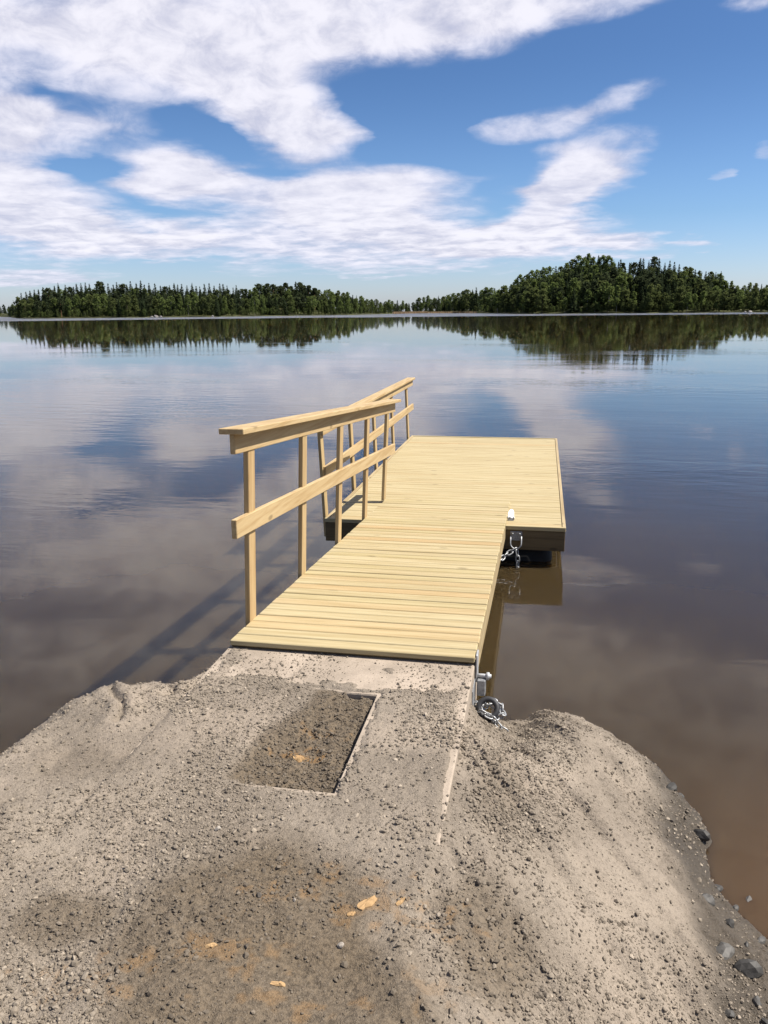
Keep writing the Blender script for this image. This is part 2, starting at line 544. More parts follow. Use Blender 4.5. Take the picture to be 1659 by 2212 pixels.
def scatter():
    N = 330000
    X = RNG.uniform(-2.2, 1.0, N); Y = 1.25 + (RNG.uniform(0, 1, N) ** 1.25) * 2.5
    z = ground_z(X, Y)
    soil = soil_mask(X, Y)
    dens = sstep(-0.20, 0.40, fbm(X * 2.8, Y * 2.8, 4, 141)) * 0.85 + 0.15
    dens = dens * (1 - 0.55 * soil)
    on = (X > SLAB[0]) & (X < SLAB[1]) & (Y > 2.1) & (Y < SLAB[3]) & (rect_d(X, Y, PIT) > 0)
    cov = slab_cover(X, Y)
    dens = np.where(on, dens * (0.25 + 0.75 * cov), dens)
    dens = dens * np.where(X > 0.15, 0.75, 1)
    inpit = rect_d(X, Y, PIT) < 0
    dens = np.where(inpit, 0.95, dens)
    band = np.exp(-((X + 0.10 + (Y - 2.2) * 0.12) / 0.14) ** 2) * (Y < 2.9)
    keep = (RNG.uniform(0, 1, N) < dens * 0.55) & (z > 0.0)
    X, Y, z, soil, on, band = X[keep], Y[keep], z[keep], soil[keep], on[keep], band[keep]
    z = np.where(on, np.maximum(z, SLAB_Z), z)
    n = len(X)
    r = np.exp(RNG.normal(math.log(0.0023), 0.58, n)) * (1 + 0.55 * band)
    r = np.clip(r, 0.0011, 0.0088)
    V, F = ico()
    P = V[None] * (1 + RNG.uniform(-0.32, 0.32, (n, 12, 1)))
    P = P * RNG.uniform(0.55, 1.25, (n, 1, 3))
    P = np.einsum('nij,nkj->nki', rand_rot(n), P)
    P[:, :, 2] *= 0.8
    P = P * r[:, None, None] + np.stack([X, Y, z + r * 0.28], -1)[:, None]
    FF = F[None] + (np.arange(n) * 12)[:, None, None]
    tone = np.repeat(np.clip(RNG.normal(0.45, 0.25, n), 0, 1), 12)
    o = np_mesh('gravel', P.reshape(-1, 3), FF.reshape(-1, 3), M_STONE, {'tone': tone, 'soil': np.repeat(soil, 12)}, False)
    tag(o, 'loose pale grey gravel strewn over the bank and slab', 'gravel', kind='stuff')


scatter()


# ------------------------------------------------------------------ single stones and rocks
def rock_mesh(name, mat, rx, ry, rz, seed, rough=0.28, sub=2):
    import bmesh
    bm = bmesh.new()
    bmesh.ops.create_icosphere(bm, subdivisions=sub, radius=1)
    rg = random.Random(seed)
    planes = [(Vector((rg.gauss(0, 1), rg.gauss(0, 1), rg.gauss(0, 1))).normalized(), rg.uniform(0.55, 0.85)) for _ in range(9)]
    for v in bm.verts:
        p = v.co.normalized()
        k = 1.0
        for nrm, d in planes:
            q = p.dot(nrm)
            if q > 0.01: k = min(k, d / q)
        k *= 1 + rg.uniform(-0.05, 0.05) * rough * 3
        v.co = Vector((p.x * k * rx, p.y * k * ry, p.z * k * rz))
    me = bpy.data.meshes.new(name)
    bm.to_mesh(me); bm.free()
    at = me.attributes.new('tone', 'FLOAT', 'POINT')
    t = rg.uniform(0.1, 0.95)
    at.data.foreach_set('value', np.full(len(me.vertices), t, dtype=np.float32))
    me.materials.append(mat)
    return me


def gz(x, y): return float(ground_z(np.array([float(x)]), np.array([float(y)]))[0])


def rock(name, x, y, r, seed, mat, label, cat, group=None, sink=0.35, flat=0.6, zmin=None):
    me = rock_mesh(name, mat, r, r * (0.55 + 0.4 * ((seed * 37) % 10) / 10), r * flat, seed)
    o = bpy.data.objects.new(name, me)
    COL.objects.link(o)
    z = gz(x, y)
    if zmin is not None: z = max(z, zmin)
    o.location = (x, y, z + r * flat * (1 - 2 * sink) * 0.5)
    o.rotation_euler = (random.uniform(-.25, .25), random.uniform(-.25, .25), (seed * 1.7) % 6.28)
    tag(o, label, cat, group)
    return o


# ------------------------------------------------------------------ concrete slab with the sunken rectangle
def mat_concrete():
    T = NT('dusty concrete')
    v = T.coords()
    big = T.noise(v, 5, 5, 0.65)
    fine = T.noise(v, 90, 4, 0.7)
    c = T.mix(T.ramp(big, 0.35, 0.65), (0.2418, 0.2002, 0.1579), (0.3297, 0.2733, 0.2169))
    c = T.mix(T.ramp(fine, 0.3, 0.5, 0.5, 0.0), c, (0.1872, 0.156, 0.1232))
    return T.out(principled(T, c, 0.9, 0, bump(T, T.math('ADD', fine, T.math('MULTIPLY', big, 0.6)), 0.5, 0.006), 0.25))


def build_slab():
    x0, x1, y0, y1 = SLAB
    px0, px1, py0, py1 = PIT
    zt, zb = SLAB_Z, SLAB_Z - 0.26
    m = MB()
    c = 0.006
    def ring(z, o, i):
        return [(x0 + o, y0 + o, z), (x1 - o, y0 + o, z), (x1 - o, y1 - o, z), (x0 + o, y1 - o, z)], [(px0 - i, py0 - i, z), (px1 + i, py0 - i, z), (px1 + i, py1 + i, z), (px0 - i, py1 + i, z)]
    oT, iT = ring(zt, c, c * 0.6)
    oM, iM = ring(zt - c, 0, 0)
    oB, iB = ring(zb, 0, 0)
    V = oT + iT + oM + iM + oB + iB
    F = []
    for k in range(4):
        l = (k + 1) % 4
        F.append((k, l, 4 + l, 4 + k))
        F.append((8 + k, 8 + l, l, k))
        F.append((16 + k, 16 + l, 8 + l, 8 + k))
        F.append((4 + k, 4 + l, 12 + l, 12 + k))
        F.append((12 + k, 12 + l, 20 + l, 20 + k))
        F.append((16 + l, 16 + k, 20 + k, 20 + l))
    m.add(V, F)
    o = m.build('concrete_slab', mat_concrete())
    tag(o, 'pale concrete landing slab dusted with gravel around a sunken rectangle', 'slab')


build_slab()


# ------------------------------------------------------------------ gangway
GS = 0.057
Y0, Y1 = 3.405, 7.50
def gz_deck(y): return 0.600 - GS * (y - 3.416)


GX0, GX1 = -1.447, -0.252


def sloped_board(m, x0, x1, y0, y1, zt0, zt1, th, c, tone):
    V, F = chamfer_box(x0, x1, 0, 1, 0, 1, 1e-9)
    V, F = chamfer_box(x0, x1, y0, y1, -th, 0, c)
    V = [(x, y, z + zt0 + (zt1 - zt0) * (y - y0) / (y1 - y0)) for x, y, z in V]
    m.add(V, F, tone)


def rail_piece(m, xa, xb, ya, yb, zt_a, zt_b, h, c, tone, sx=0.0, top_skew=0):
    """long board along Y, top edge from zt_a to zt_b, x shifted by sx at the far end"""
    V, F = chamfer_box(xa, xb, ya, yb, -h, 0, c)
    L = yb - ya
    V = [(x + sx * (y - ya) / L, y, z + zt_a + (zt_b - zt_a) * (y - ya) / L) for x, y, z in V]
    m.add(V, F, tone)


def post_piece(m, xb, yb, z0, z1, dx_top, w=0.028, d=0.090, c=0.003, tone=0.5, dy_top=0.0):
    """upright board: outer face at xb, d deep along Y"""
    V, F = chamfer_box(xb, xb + w, yb - d / 2, yb + d / 2, 0, 1, 0.0)if False else chamfer_box(xb, xb + w, yb - d / 2, yb + d / 2, z0, z1, c)
    V = [(x + dx_top * (z - z0) / (z1 - z0), y + dy_top * (z - z0) / (z1 - z0), z) for x, y, z in V]
    m.add(V, F, tone)


def build_gangway():
    root = empty('gangway', (-0.85, Y0, 0.5))
    tag(root, 'sloping pine plank gangway with one handrail from slab to floating dock', 'gangway')
    off = Vector(root.location)
    def fin(m, name, mat, par=root):
        base = off
        m.v = [(p[0] - base.x, p[1] - base.y, p[2] - base.z) for p in m.v]
        return m.build(name, mat, par)
    m = MB()
    y = Y0
    n = 0
    while y < Y1 - 0.05:
        w = 0.0935 + random.uniform(-0.0008, 0.0008)
        dz = random.uniform(-0.0012, 0.0012)
        j0, j1 = random.uniform(-0.002, 0.002), random.uniform(-0.002, 0.002)
        tl = random.uniform(-0.0015, 0.0015)
        tone = min(1, max(0, random.gauss(0.5, 0.30)))
        if n in (2, 3, 6): tone = 0.8
        sloped_board(m, GX0 + j0, GX1 + j1, y, y + w, gz_deck(y) + dz, gz_deck(y + w) + dz + tl, 0.028, 0.0042, tone)
        y += w + random.uniform(0.0085, 0.0110)
        n += 1
    fin(m, 'deck_board', M_DECK)
    YS, YA = 6.66, 3.615
    for xa in (GX0 + 0.004, GX1 - 0.052, (GX0 + GX1) / 2 - 0.024):
        m = MB()
        rail_piece(m, xa, xa + 0.048, YA, YS, gz_deck(YA) - 0.0295, gz_deck(YS) - 0.0295, 0.145, 0.004, random.random())
        fin(m, 'stringer', M_BEAM)
    m = MB()
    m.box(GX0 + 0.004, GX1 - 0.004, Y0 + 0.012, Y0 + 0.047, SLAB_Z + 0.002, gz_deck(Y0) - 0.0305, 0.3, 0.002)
    fin(m, 'end_batten', M_SKIRT_SHADE)
    for xa in (GX0 + 0.03, -0.87, GX1 - 0.09):
        m = MB()
        V, F = chamfer_box(xa, xa + 0.05, 6.72, Y1 - 0.08, 0, 1, 1e-5)
        V = [(x, yy, (gz_deck(yy) - 0.0295) if z > .5 else 0.3525) for x, yy, z in V]
        m.add(V, F)
        fin(m, 'wedge_batten', M_BEAM)
    # railing
    rl = empty('railing', (0, 0, 0), root)
    RS = 0.0745
    def cap_top(yy): return 1.625 - RS * (yy - 3.5)
    ye = 7.74
    xin = -1.400                      # inner face of the rails
    m = MB(); rail_piece(m, -1.470, -1.347, 3.475, ye + 0.03, cap_top(3.475), cap_top(ye + .03), 0.028, 0.003, 0.55, -0.005); fin(m, 'handrail', M_RAIL, rl)
    m = MB(); rail_piece(m, xin - 0.028, xin, 3.50, ye, cap_top(3.50) - 0.0285, cap_top(ye) - 0.0285, 0.095, 0.003, 0.62, -0.005); fin(m, 'top_rail', M_RAIL, rl)
    m = MB(); rail_piece(m, xin - 0.036, xin - 0.008, 3.48, ye - 0.02, cap_top(3.48) - 0.440, cap_top(ye - .02) - 0.440, 0.095, 0.003, 0.45, 0.003); fin(m, 'mid_rail', M_RAIL, rl)
    for i, yy in enumerate([3.725, 4.65, 5.58, 6.50, 7.39]):
        m = MB()
        lean = [0.022, 0.022, 0.022, 0.021, 0.020][i]
        post_piece(m, -1.478, yy, gz_deck(yy) - (0.17 if yy < 6.6 else 0.0), cap_top(yy) - 0.029, 0.0485 if False else lean + 0.026, tone=random.uniform(0.3, 0.8))
        fin(m, 'post', M_POST, rl)
    return root


build_gangway()


# ------------------------------------------------------------------ floating dock
PX0, PX1, PY0, PY1, PZ = -1.865, 0.250, 6.68, 11.62, 0.350


def build_dock():
    root = empty('floating_dock', ((PX0 + PX1) / 2, PY0, 0.0))
    tag(root, 'wide pine floating dock on black floats with railing along its left side', 'dock')
    off = Vector(root.location)
    def fin(m, name, mat, par=root):
        m.v = [(p[0] - off.x, p[1] - off.y, p[2] - off.z) for p in m.v]
        return m.build(name, mat, par)
    m = MB()
    y = PY0 + 0.040
    while y < PY1 - 0.06:
        w = min(0.0955, PY1 - 0.036 - y)
        dz = random.uniform(-0.001, 0.001)
        m.box(PX0 + 0.034, PX1 - 0.034, y, y + w, PZ - 0.028 + dz, PZ + dz, min(1, max(0, random.gauss(0.45, 0.16))), 0.003)
        y += w + random.uniform(0.0045, 0.0065)
    fin(m, 'deck_board', M_DECK)
    # edge trim, butted at the corners
    for (a, b, c_, d) in ((PX0, PX1, PY0, PY0 + 0.034), (PX0, PX1, PY1 - 0.034, PY1)):
        m = MB(); m.box(a, b, c_, d, PZ - 0.032, PZ + 0.004, 0.4, 0.003); fin(m, 'edge_trim', M_DECK)
    for (a, b) in ((PX0, PX0 + 0.030), (PX1 - 0.030, PX1)):
        m = MB(); m.box(a, b, PY0 + 0.036, PY1 - 0.036, PZ - 0.032, PZ + 0.004, 0.4, 0.003); fin(m, 'edge_trim', M_BEAM)
    # skirt boards
    zb, zt = 0.142, PZ - 0.034
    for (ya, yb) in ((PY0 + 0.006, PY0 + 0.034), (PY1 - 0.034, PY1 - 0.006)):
        m = MB(); m.box(PX0 + 0.004, PX1 - 0.004, ya, yb, zb, zt, 0.3, 0.003); fin(m, 'skirt_board', M_SKIRT_SHADE)
    for (xa, xb) in ((PX0 + 0.004, PX0 + 0.032), (PX1 - 0.032, PX1 - 0.004)):
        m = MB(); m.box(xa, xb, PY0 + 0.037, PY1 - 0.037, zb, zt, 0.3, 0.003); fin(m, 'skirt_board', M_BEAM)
    # pontoons, rounded ends
    for xa, xb in ((PX0 + 0.10, PX0 + 0.92), (PX1 - 0.92, PX1 - 0.10)):
        for k in range(3):
            ya = PY0 + 0.14 + k * 1.60
            yb = ya + 1.48
            m = MB()
            V, F = [], []
            R = 0.14
            N = 6
            prof = []
            for (cx, cz, a0) in ((xb - R, 0.14 - R, 0), (xa + R, 0.14 - R, 90), (xa + R, -0.25 + R, 180), (xb - R, -0.25 + R, 270)):
                for q in range(N + 1):
                    a = math.radians(a0 + 90 * q / N)
                    prof.append((cx + R * math.cos(a), cz + R * math.sin(a)))
            n = len(prof)
            cxm, czm = (xa + xb) / 2, -0.055
            for yy, s in ((ya, 0.86), (ya + 0.03, 0.95), (ya + 0.09, 1.0), (yb - 0.09, 1), (yb - 0.03, 0.95), (yb, 0.86)):
                V += [(cxm + (x - cxm) * s, yy, czm + (z - czm) * s) for x, z in prof]
            for r_ in range(5):
                for q in range(n):
                    l = (q + 1) % n
                    F.append((r_ * n + q, (r_ + 1) * n + q, (r_ + 1) * n + l, r_ * n + l))
            F.append(tuple(range(n))); F.append(tuple(5 * n + q for q in range(n - 1, -1, -1)))
            m.add(V, F, 0.5, True)
            fin(m, 'float', M_PLASTIC)
    # railing along the left side
    rl = empty('railing', (0, 0, 0), root)
    ya, yb = 6.72, 11.80
    m = MB(); rail_piece(m, -1.965, -1.845, ya + .02, yb + .02, 1.200, 1.190, 0.028, 0.003, 0.35, 0.0); fin(m, 'handrail', M_RAIL, rl)
    m = MB(); rail_piece(m, -1.905, -1.877, ya + .04, yb, 1.1715, 1.1615, 0.085, 0.003, 0.45, 0.0); fin(m, 'top_rail', M_RAIL, rl)
    m = MB(); rail_piece(m, -1.893, -1.865, ya + .06, yb, 0.802, 0.806, 0.088, 0.003, 0.4, 0.0); fin(m, 'mid_rail', M_RAIL, rl)
    for yy in (6.80, 7.94, 9.10, 10.24, 11.42):
        m = MB(); post_piece(m, PX0 - 0.0285, yy, 0.16, 1.1705 - (yy - 6.7) * 0.002, -0.040, tone=random.uniform(0.2, 0.6)); fin(m, 'post', M_POST, rl)
    # chain plate bolted to the front skirt, with its U shackle
    cx = -0.165
    m = MB(); m.box(cx - 0.05, cx + 0.05, PY0 - 0.003, PY0 + 0.0055, 0.225, 0.305, 0.5, 0.002)
    for sx in (-0.03, 0.03):
        m.tube([(cx + sx, PY0 - 0.014, 0.285), (cx + sx, PY0 - 0.0032, 0.285)], 0.009, 6)
    pl = fin(m, 'chain_plate', M_GALV)
    m = MB()
    pts = [(cx - 0.045, PY0 - 0.010, 0.265), (cx - 0.046, PY0 - 0.02, 0.225)]
    for k in range(0, 9):
        a = math.pi + math.pi * k / 8
        pts.append((cx + 0.046 * math.cos(a), PY0 - 0.028, 0.205 + 0.046 * math.sin(a)))
    pts += [(cx + 0.046, PY0 - 0.02, 0.225), (cx + 0.045, PY0 - 0.010, 0.265)]
    m.tube(pts, 0.0062, 8)
    sh = fin(m, 'shackle', M_ZINC, pl)
    sh.matrix_parent_inverse = Matrix()
    return root, cx


dock, CX = build_dock()


# white galvanised joint bracket on the deck at the end of the gangway
def build_bracket():
    b = empty('joint_bracket', (-0.222, 6.92, PZ + 0.001))
    tag(b, 'small white metal bracket standing on the dock beside the gangway end', 'bracket')
    m = MB()
    m.box(-0.022, 0.026, -0.055, 0.055, 0.0, 0.006, 0.5, 0.001)
    m.build('foot_plate', M_ZINC, b)
    m = MB()
    # upright tongue with a rounded top
    prof = [(-0.050, 0.0065), (0.050, 0.0065), (0.050, 0.060)] + [(0.050 * math.cos(a), 0.060 + 0.050 * math.sin(a)) for a in [math.pi * k / 10 for k in range(1, 10)]] + [(-0.050, 0.060)]
    V = [(y * 0.52, 0.012 + z * 0.70, z * 0.60) for y, z in prof] + [(y * 0.52, 0.024 + z * 0.70, z * 0.60) for y, z in prof]
    n = len(prof)
    F = [tuple(range(n)), tuple(range(2 * n - 1, n - 1, -1))] + [(k, n + k, n + (k + 1) % n, (k + 1) % n) for k in range(n)]
    m.add(V, F)
    m.build('tongue', M_WPAINT, b)
    m = MB()
    m.tube([(-0.02, -0.035, 0.018), (0.024, -0.035, 0.018)], 0.011, 10)
    m.tube([(0.0245, -0.035, 0.018), (0.033, -0.035, 0.018)], 0.016, 6)
    m.build('pin', M_ZINC, b)


build_bracket()


# ------------------------------------------------------------------ chains
def link_pts(p, q, side, L, W):
    """a stadium shaped ring from p towards q lying in the plane of side"""
    d = (q - p).normalized()
    s = (side - d * side.dot(d)).normalized()
    c = (p + q) / 2
    out = []
    hl = L / 2 - W / 2
    for k in range(7):
        a = -math.pi / 2 + math.pi * k / 6
        out.append(c + d * (hl + math.cos(a) * W / 2) + s * (math.sin(a) * W / 2))
    for k in range(7):
        a = math.pi / 2 + math.pi * k / 6
        out.append(c + d * (-hl + math.cos(a) * W / 2) + s * (math.sin(a) * W / 2))
    return out


def chain(name, label, path, L=0.060, W=0.036, r=0.0058, mat=None):
    root = empty(name, path[0])
    tag(root, label, 'chain')
    base = Vector(path[0])
    # walk the path at equal steps
    step = L - 2.3 * r
    P = [Vector(p) for p in path]
    seg, acc = [], 0
    pts = [P[0]]
    cur = P[0].copy(); i = 1
    while i < len(P):
        d = (P[i] - cur).length
        if d < step - acc:
            acc += d; cur = P[i].copy(); i += 1
        else:
            cur = cur + (P[i] - cur).normalized() * (step - acc)
            acc = 0
            pts.append(cur.copy())
    for k in range(len(pts) - 1):
        d = (pts[k + 1] - pts[k]).normalized()
        ref = Vector((0, -1, 0.15)) if abs(d.y) < 0.8 else Vector((1, 0, 0.1))
        s1 = (ref - d * ref.dot(d)).normalized()
        s2 = d.cross(s1)
        a = 0.5 + (math.pi / 2 if k % 2 else 0)
        side = s1 * math.cos(a) + s2 * math.sin(a)
        m = MB()
        m.tube([v - base for v in link_pts(pts[k], pts[k + 1], side, L, W)], r, 7, closed=True)
        m.build('link', mat or M_GALV, root)
    return root


chain('mooring_chain', 'galvanised chain slung from the dock shackle in under the gangway',
      [(CX + 0.005, PY0 - 0.03, 0.163), (-0.24, 6.60, 0.118), (-0.30, 6.50, 0.088), (-0.42, 6.30, 0.05), (-0.60, 6.0, -0.02)])
chain('hanging_chain', 'short grey chain hanging from the dock shackle straight into the water',
      [(CX + 0.01, PY0 - 0.035, 0.150), (CX + 0.018, PY0 - 0.04, 0.10), (CX + 0.022, PY0 - 0.04, 0.04), (CX + 0.022, PY0 - 0.04, -0.06)], L=0.065, W=0.034, mat=M_GALV)


def build_hinge():
    b = empty('hinge_bracket', (-0.252, 3.43, 0.545))
    tag(b, 'galvanised steel hinge bolted to the slab side at the gangway corner', 'hinge')
    m = MB()
    m.box(0.0025, 0.0105, -0.012, 0.060, -0.075, 0.058, 0.5, 0.0015)
    m.build('strap', M_ZINC, b)
    m = MB()
    m.box(0.0110, 0.050, -0.030, 0.022, -0.135, -0.055, 0.5, 0.004)
    m.build('hinge_block', M_GALV, b)
    m = MB()
    m.tube([(0.008, 0.0, -0.045), (0.075, 0.0, -0.045)], 0.010, 10)
    m.tube([(0.052, 0.0, -0.045), (0.066, 0.0, -0.045)], 0.018, 6)
    m.build('pin', M_ZINC, b)
    m = MB()
    m.box(-0.0020, 0.0022, -0.15, 0.02, -0.20, -0.055, 0.5, 0.001)
    m.build('side_plate', M_GALV, b)


build_hinge()


def build_coil():
    cx, cy = -0.185, 3.36
    z = gz(cx, cy) + 0.012
    # black rubber mooring ring beside the slab with the shiny chain heaped round it
    m = MB()
    N = 20
    pts = [(0.042 * math.cos(2 * math.pi * k / N), 0.026 * math.sin(2 * math.pi * k / N), 0.038 + 0.034 * math.sin(2 * math.pi * k / N)) for k in range(N)]
    m.tube(pts, 0.013, 10, closed=True)
    o = m.build('mooring_ring', M_RUBBER, None, (cx, cy, z))
    tag(o, 'black ring lying in the chain heap beside the slab corner', 'ring')
    path = []
    for k in range(34):
        a = 0.3 + k * 0.33
        r = 0.040 + 0.010 * math.sin(k * 1.9) + k * 0.0008
        x, y = cx + 0.012 + r * 1.05 * math.cos(a), cy + 0.02 + r * 0.85 * math.sin(a)
        path.append((x, y, max(gz(x, y) + 0.010, z + 0.0) + 0.012 * (k // 17) + 0.03 * max(0, math.sin(a))))
    for k in range(3):
        x, y = path[33][0] + (k + 1) * 0.022, path[33][1] - 0.004 * k
        path.append((x, y, gz(x, y) + 0.010))
    chain('coiled_chain', 'shiny galvanised chain coiled in a heap beside the slab corner', path, L=0.042, W=0.026, r=0.0040, mat=M_GALV)


build_coil()


# ------------------------------------------------------------------ rocks at the waterline and odd stones
rk = []
rr = random.Random(5)
while len(rk) < 64:
    y = rr.uniform(1.55, 3.35)
    x = rr.uniform(0.45, 1.35)
    z_ = gz(x, y)
    if not (-0.05 < z_ < 0.10): continue
    r = rr.choice((0.018, 0.024, 0.03, 0.04, 0.055)) * rr.uniform(0.8, 1.2)
    if any(math.hypot(x - q[0], y - q[1]) < 0.8 * (r + q[2]) for q in rk): continue
    rk.append((x, y, r))
big = sorted(range(len(rk)), key=lambda i: -rk[i][2] * (1.0 if rk[i][0] < 0.62 + (3.3 - rk[i][1]) * 0.2 else 0.3))[:1]
special = {big[0]: 'largest angular grey rock at the waterline of the right gravel slope'}
for i, (x, y, r) in enumerate(rk):
    rock('shore_rock', x, y, r, i + 3, M_ROCK, special.get(i, 'small wet grey rock at the waterline below the right gravel slope'), 'rock',
         None if i in special else 'wet rocks along the right waterline', 0.42, 0.62, -0.03)

M_PEB = mat_stone('pebble', (0.2184, 0.1911, 0.1599), (0.2964, 0.2652, 0.2262))
M_OCH = mat_stone('ochre chip', (0.285, 0.175, 0.080), (0.37, 0.25, 0.13))
M_DPEB = mat_stone('dark pebble', (0.07, 0.06, 0.05), (0.11, 0.095, 0.08))
for (x, y, r, mt, s, lab, nm) in (
        (-0.46, 1.685, 0.012, M_PEB, 41, 'pale upright pebble on the brown soil near the bottom edge', 'pebble'),
        (-0.72, 1.79, 0.011, M_DPEB, 42, 'dark pebble sunk in the brown soil left of centre', 'pebble'),
        (-0.95, 2.05, 0.014, M_PEB, 43, 'pale flat pebble where the grey gravel meets the brown soil', 'pebble'),
        (-0.62, 1.80, 0.008, M_PEB, 44, 'small pale pebble on the middle of the brown soil', 'pebble'),
        (-0.36, 1.93, 0.009, M_DPEB, 45, 'small grey pebble beside the ochre chips on the soil', 'pebble')):
    rock(nm, x, y, r, s, mt, lab, 'stone', None, 0.2, 0.8)
def chip(x, y, L, W, ang, seed, lab):
    rg = random.Random(seed)
    n = 13
    out = []
    for k in range(n):
        t = 2 * math.pi * (k + rg.uniform(-.3, .3)) / n
        q = rg.uniform(0.62, 1.12)
        px, py = L * q * math.cos(t), W * q * math.sin(t)
        out.append((px * math.cos(ang) - py * math.sin(ang), px * math.sin(ang) + py * math.cos(ang)))
    m = MB()
    zs = [gz(x + p[0], y + p[1]) for p in out]
    zc = gz(x, y)
    V = [(p[0], p[1], z - zc - 0.004) for p, z in zip(out, zs)]
    V += [(p[0] * .97, p[1] * .97, z - zc + 0.0025 + rg.uniform(-.0015, .0015)) for p, z in zip(out, zs)]
    V += [(p[0] * .55, p[1] * .55, rg.uniform(0.003, 0.0065)) for p in out] + [(0, 0, 0.005)]
    F = []
    for k in range(n):
        l = (k + 1) % n
        F += [(k, l, n + l, n + k), (n + k, n + l, 2 * n + l, 2 * n + k), (2 * n + k, 2 * n + l, 3 * n)]
    m.add(V, F, rg.uniform(0.2, 0.8))
    o = m.build('stone_chip', M_OCH, None, (x, y, zc))
    tag(o, lab, 'stone chip')


chip(-0.425, 1.845, 0.040, 0.016, 0.95, 51, 'largest ochre stone chip, long and slanting on the brown soil')
chip(-0.335, 1.865, 0.022, 0.009, 1.1, 52, 'narrow ochre stone chip right of the largest one')
chip(-0.460, 1.800, 0.014, 0.008, 0.6, 55, 'tiny ochre chip just below the largest one')
chip(-0.845, 2.560, 0.026, 0.017, 0.3, 53, 'orange brown chip lying in the sunken rectangle of the slab')
chip(-0.78, 1.60, 0.018, 0.009, 0.4, 54, 'small ochre chip at the lower left of the brown soil')
chip(-0.58, 1.535, 0.020, 0.008, 0.3, 56, 'small ochre chip at the bottom edge of the brown soil')


# ------------------------------------------------------------------ water
def mat_water():
    T = NT('lake water')
    geo = T.n('ShaderNodeNewGeometry')
    P = geo.outputs['Position']
    sep = T.n('ShaderNodeSeparateXYZ', i0=P)
    dist = T.n('ShaderNodeVectorMath', operation='LENGTH', i0=P).outputs['Value']
    # body colour: brown humic water, warmer over the shallow right of the bank
    def mp(scale, rot=(0, 0, 0), loc=(0, 0, 0)):
        m = T.n('ShaderNodeMapping'); T.set(m.inputs[0], P)
        m.inputs['Scale'].default_value = scale; m.inputs['Rotation'].default_value = rot; m.inputs['Location'].default_value = loc
        return m.outputs[0]
    patch = T.noise(mp((0.35, 0.35, 0.0)), 1.0, 3, 0.5)
    col = T.mix(T.ramp(patch, 0.3, 0.7), (0.02808, 0.01911, 0.00897), (0.03744, 0.02496, 0.01131))
    sh = T.n('ShaderNodeVectorMath', operation='DISTANCE', i0=P, i1=(1.6, 2.1, 0)).outputs['Value']
    shal = T.ramp(T.math('ADD', sh, T.math('MULTIPLY', patch, 1.2)), 0.9, 2.9, 1.0, 0.0)
    col = T.mix(shal, col, (0.0741, 0.0429, 0.0195))
    # ripples
    warp = T.noise(mp((0.25, 0.25, 0)), 1.0, 2, 0.5)
    r1 = T.noise(mp((1.1, 3.2, 0), (0, 0, 0.12)), 1.0, 3, 0.5, 0.4)
    r2 = T.noise(mp((4.5, 11.0, 0), (0, 0, -0.2)), 1.0, 2, 0.5, 0.3)
    big = T.noise(mp((0.22, 0.5, 0), (0, 0, 0.3)), 1.0, 2, 0.5)
    zone = T.ramp(T.noise(mp((0.07, 0.16, 0), (0, 0, 0.15)), 1.0, 2, 0.5), 0.45, 0.66)
    near = T.ramp(dist, 3.0, 14.0, 0.35, 1.0)
    h = T.math('ADD', T.math('MULTIPLY', r1, T.math('MULTIPLY', T.math('ADD', T.math('MULTIPLY', zone, 0.75), 0.14), near)),
               T.math('MULTIPLY', r2, T.math('MULTIPLY', T.math('ADD', T.math('MULTIPLY', zone, 0.16), 0.015), near)))
    h = T.math('ADD', h, T.math('MULTIPLY', big, 0.5))
    farf = T.ramp(dist, 6, 75, 1.0, 0.035)
    n = bump(T, T.math('MULTIPLY', h, farf), 1.0, 0.012)
    # breeze-ruffled strip along the far shore
    edge = T.math('ADD', dist, T.math('MULTIPLY', T.noise(mp((0.02, 0.05, 0)), 1.0, 3, 0.6), 60))
    rough = T.ramp(edge, 325, 350, 0.0, 0.42)
    rough = T.math('ADD', rough, T.ramp(dist, 10, 150, 0.012, 0.03))
    col = T.mix(T.ramp(edge, 325, 350), col, (0.0546, 0.05772, 0.06552))  # pale sky reflection mixed into the water colour of the strip
    sh_ = principled(T, col, rough, 0, n, 0.5, 1.333)
    # turbid water: light wanders a little below the surface
    b = sh_.node
    b.inputs['Subsurface Weight'].default_value = 1.0
    b.inputs['Subsurface Radius'].default_value = (1.0, 0.8, 0.5)
    b.inputs['Subsurface Scale'].default_value = 0.6
    return T.out(sh_)


def build_water():
    m = MB()
    r = [0, 4, 8, 16, 40, 100, 260, 700, 2000, 6000]
    N = 64
    V = [(0, 0, 0)]
    F = []
    for q in r[1:]:
        V += [(q * math.cos(2 * math.pi * k / N), q * math.sin(2 * math.pi * k / N), 0) for k in range(N)]
    for k in range(N): F.append((0, 1 + k, 1 + (k + 1) % N))
    for i in range(len(r) - 2):
        for k in range(N):
            l = (k + 1) % N
            a = 1 + i * N
            F.append((a + k, a + N + k, a + N + l, a + l))
    m.add(V, F, 0.5, True)
    o = m.build('water', mat_water())
    tag(o, 'calm brown lake mirroring the clouds', kind='structure')


build_water()


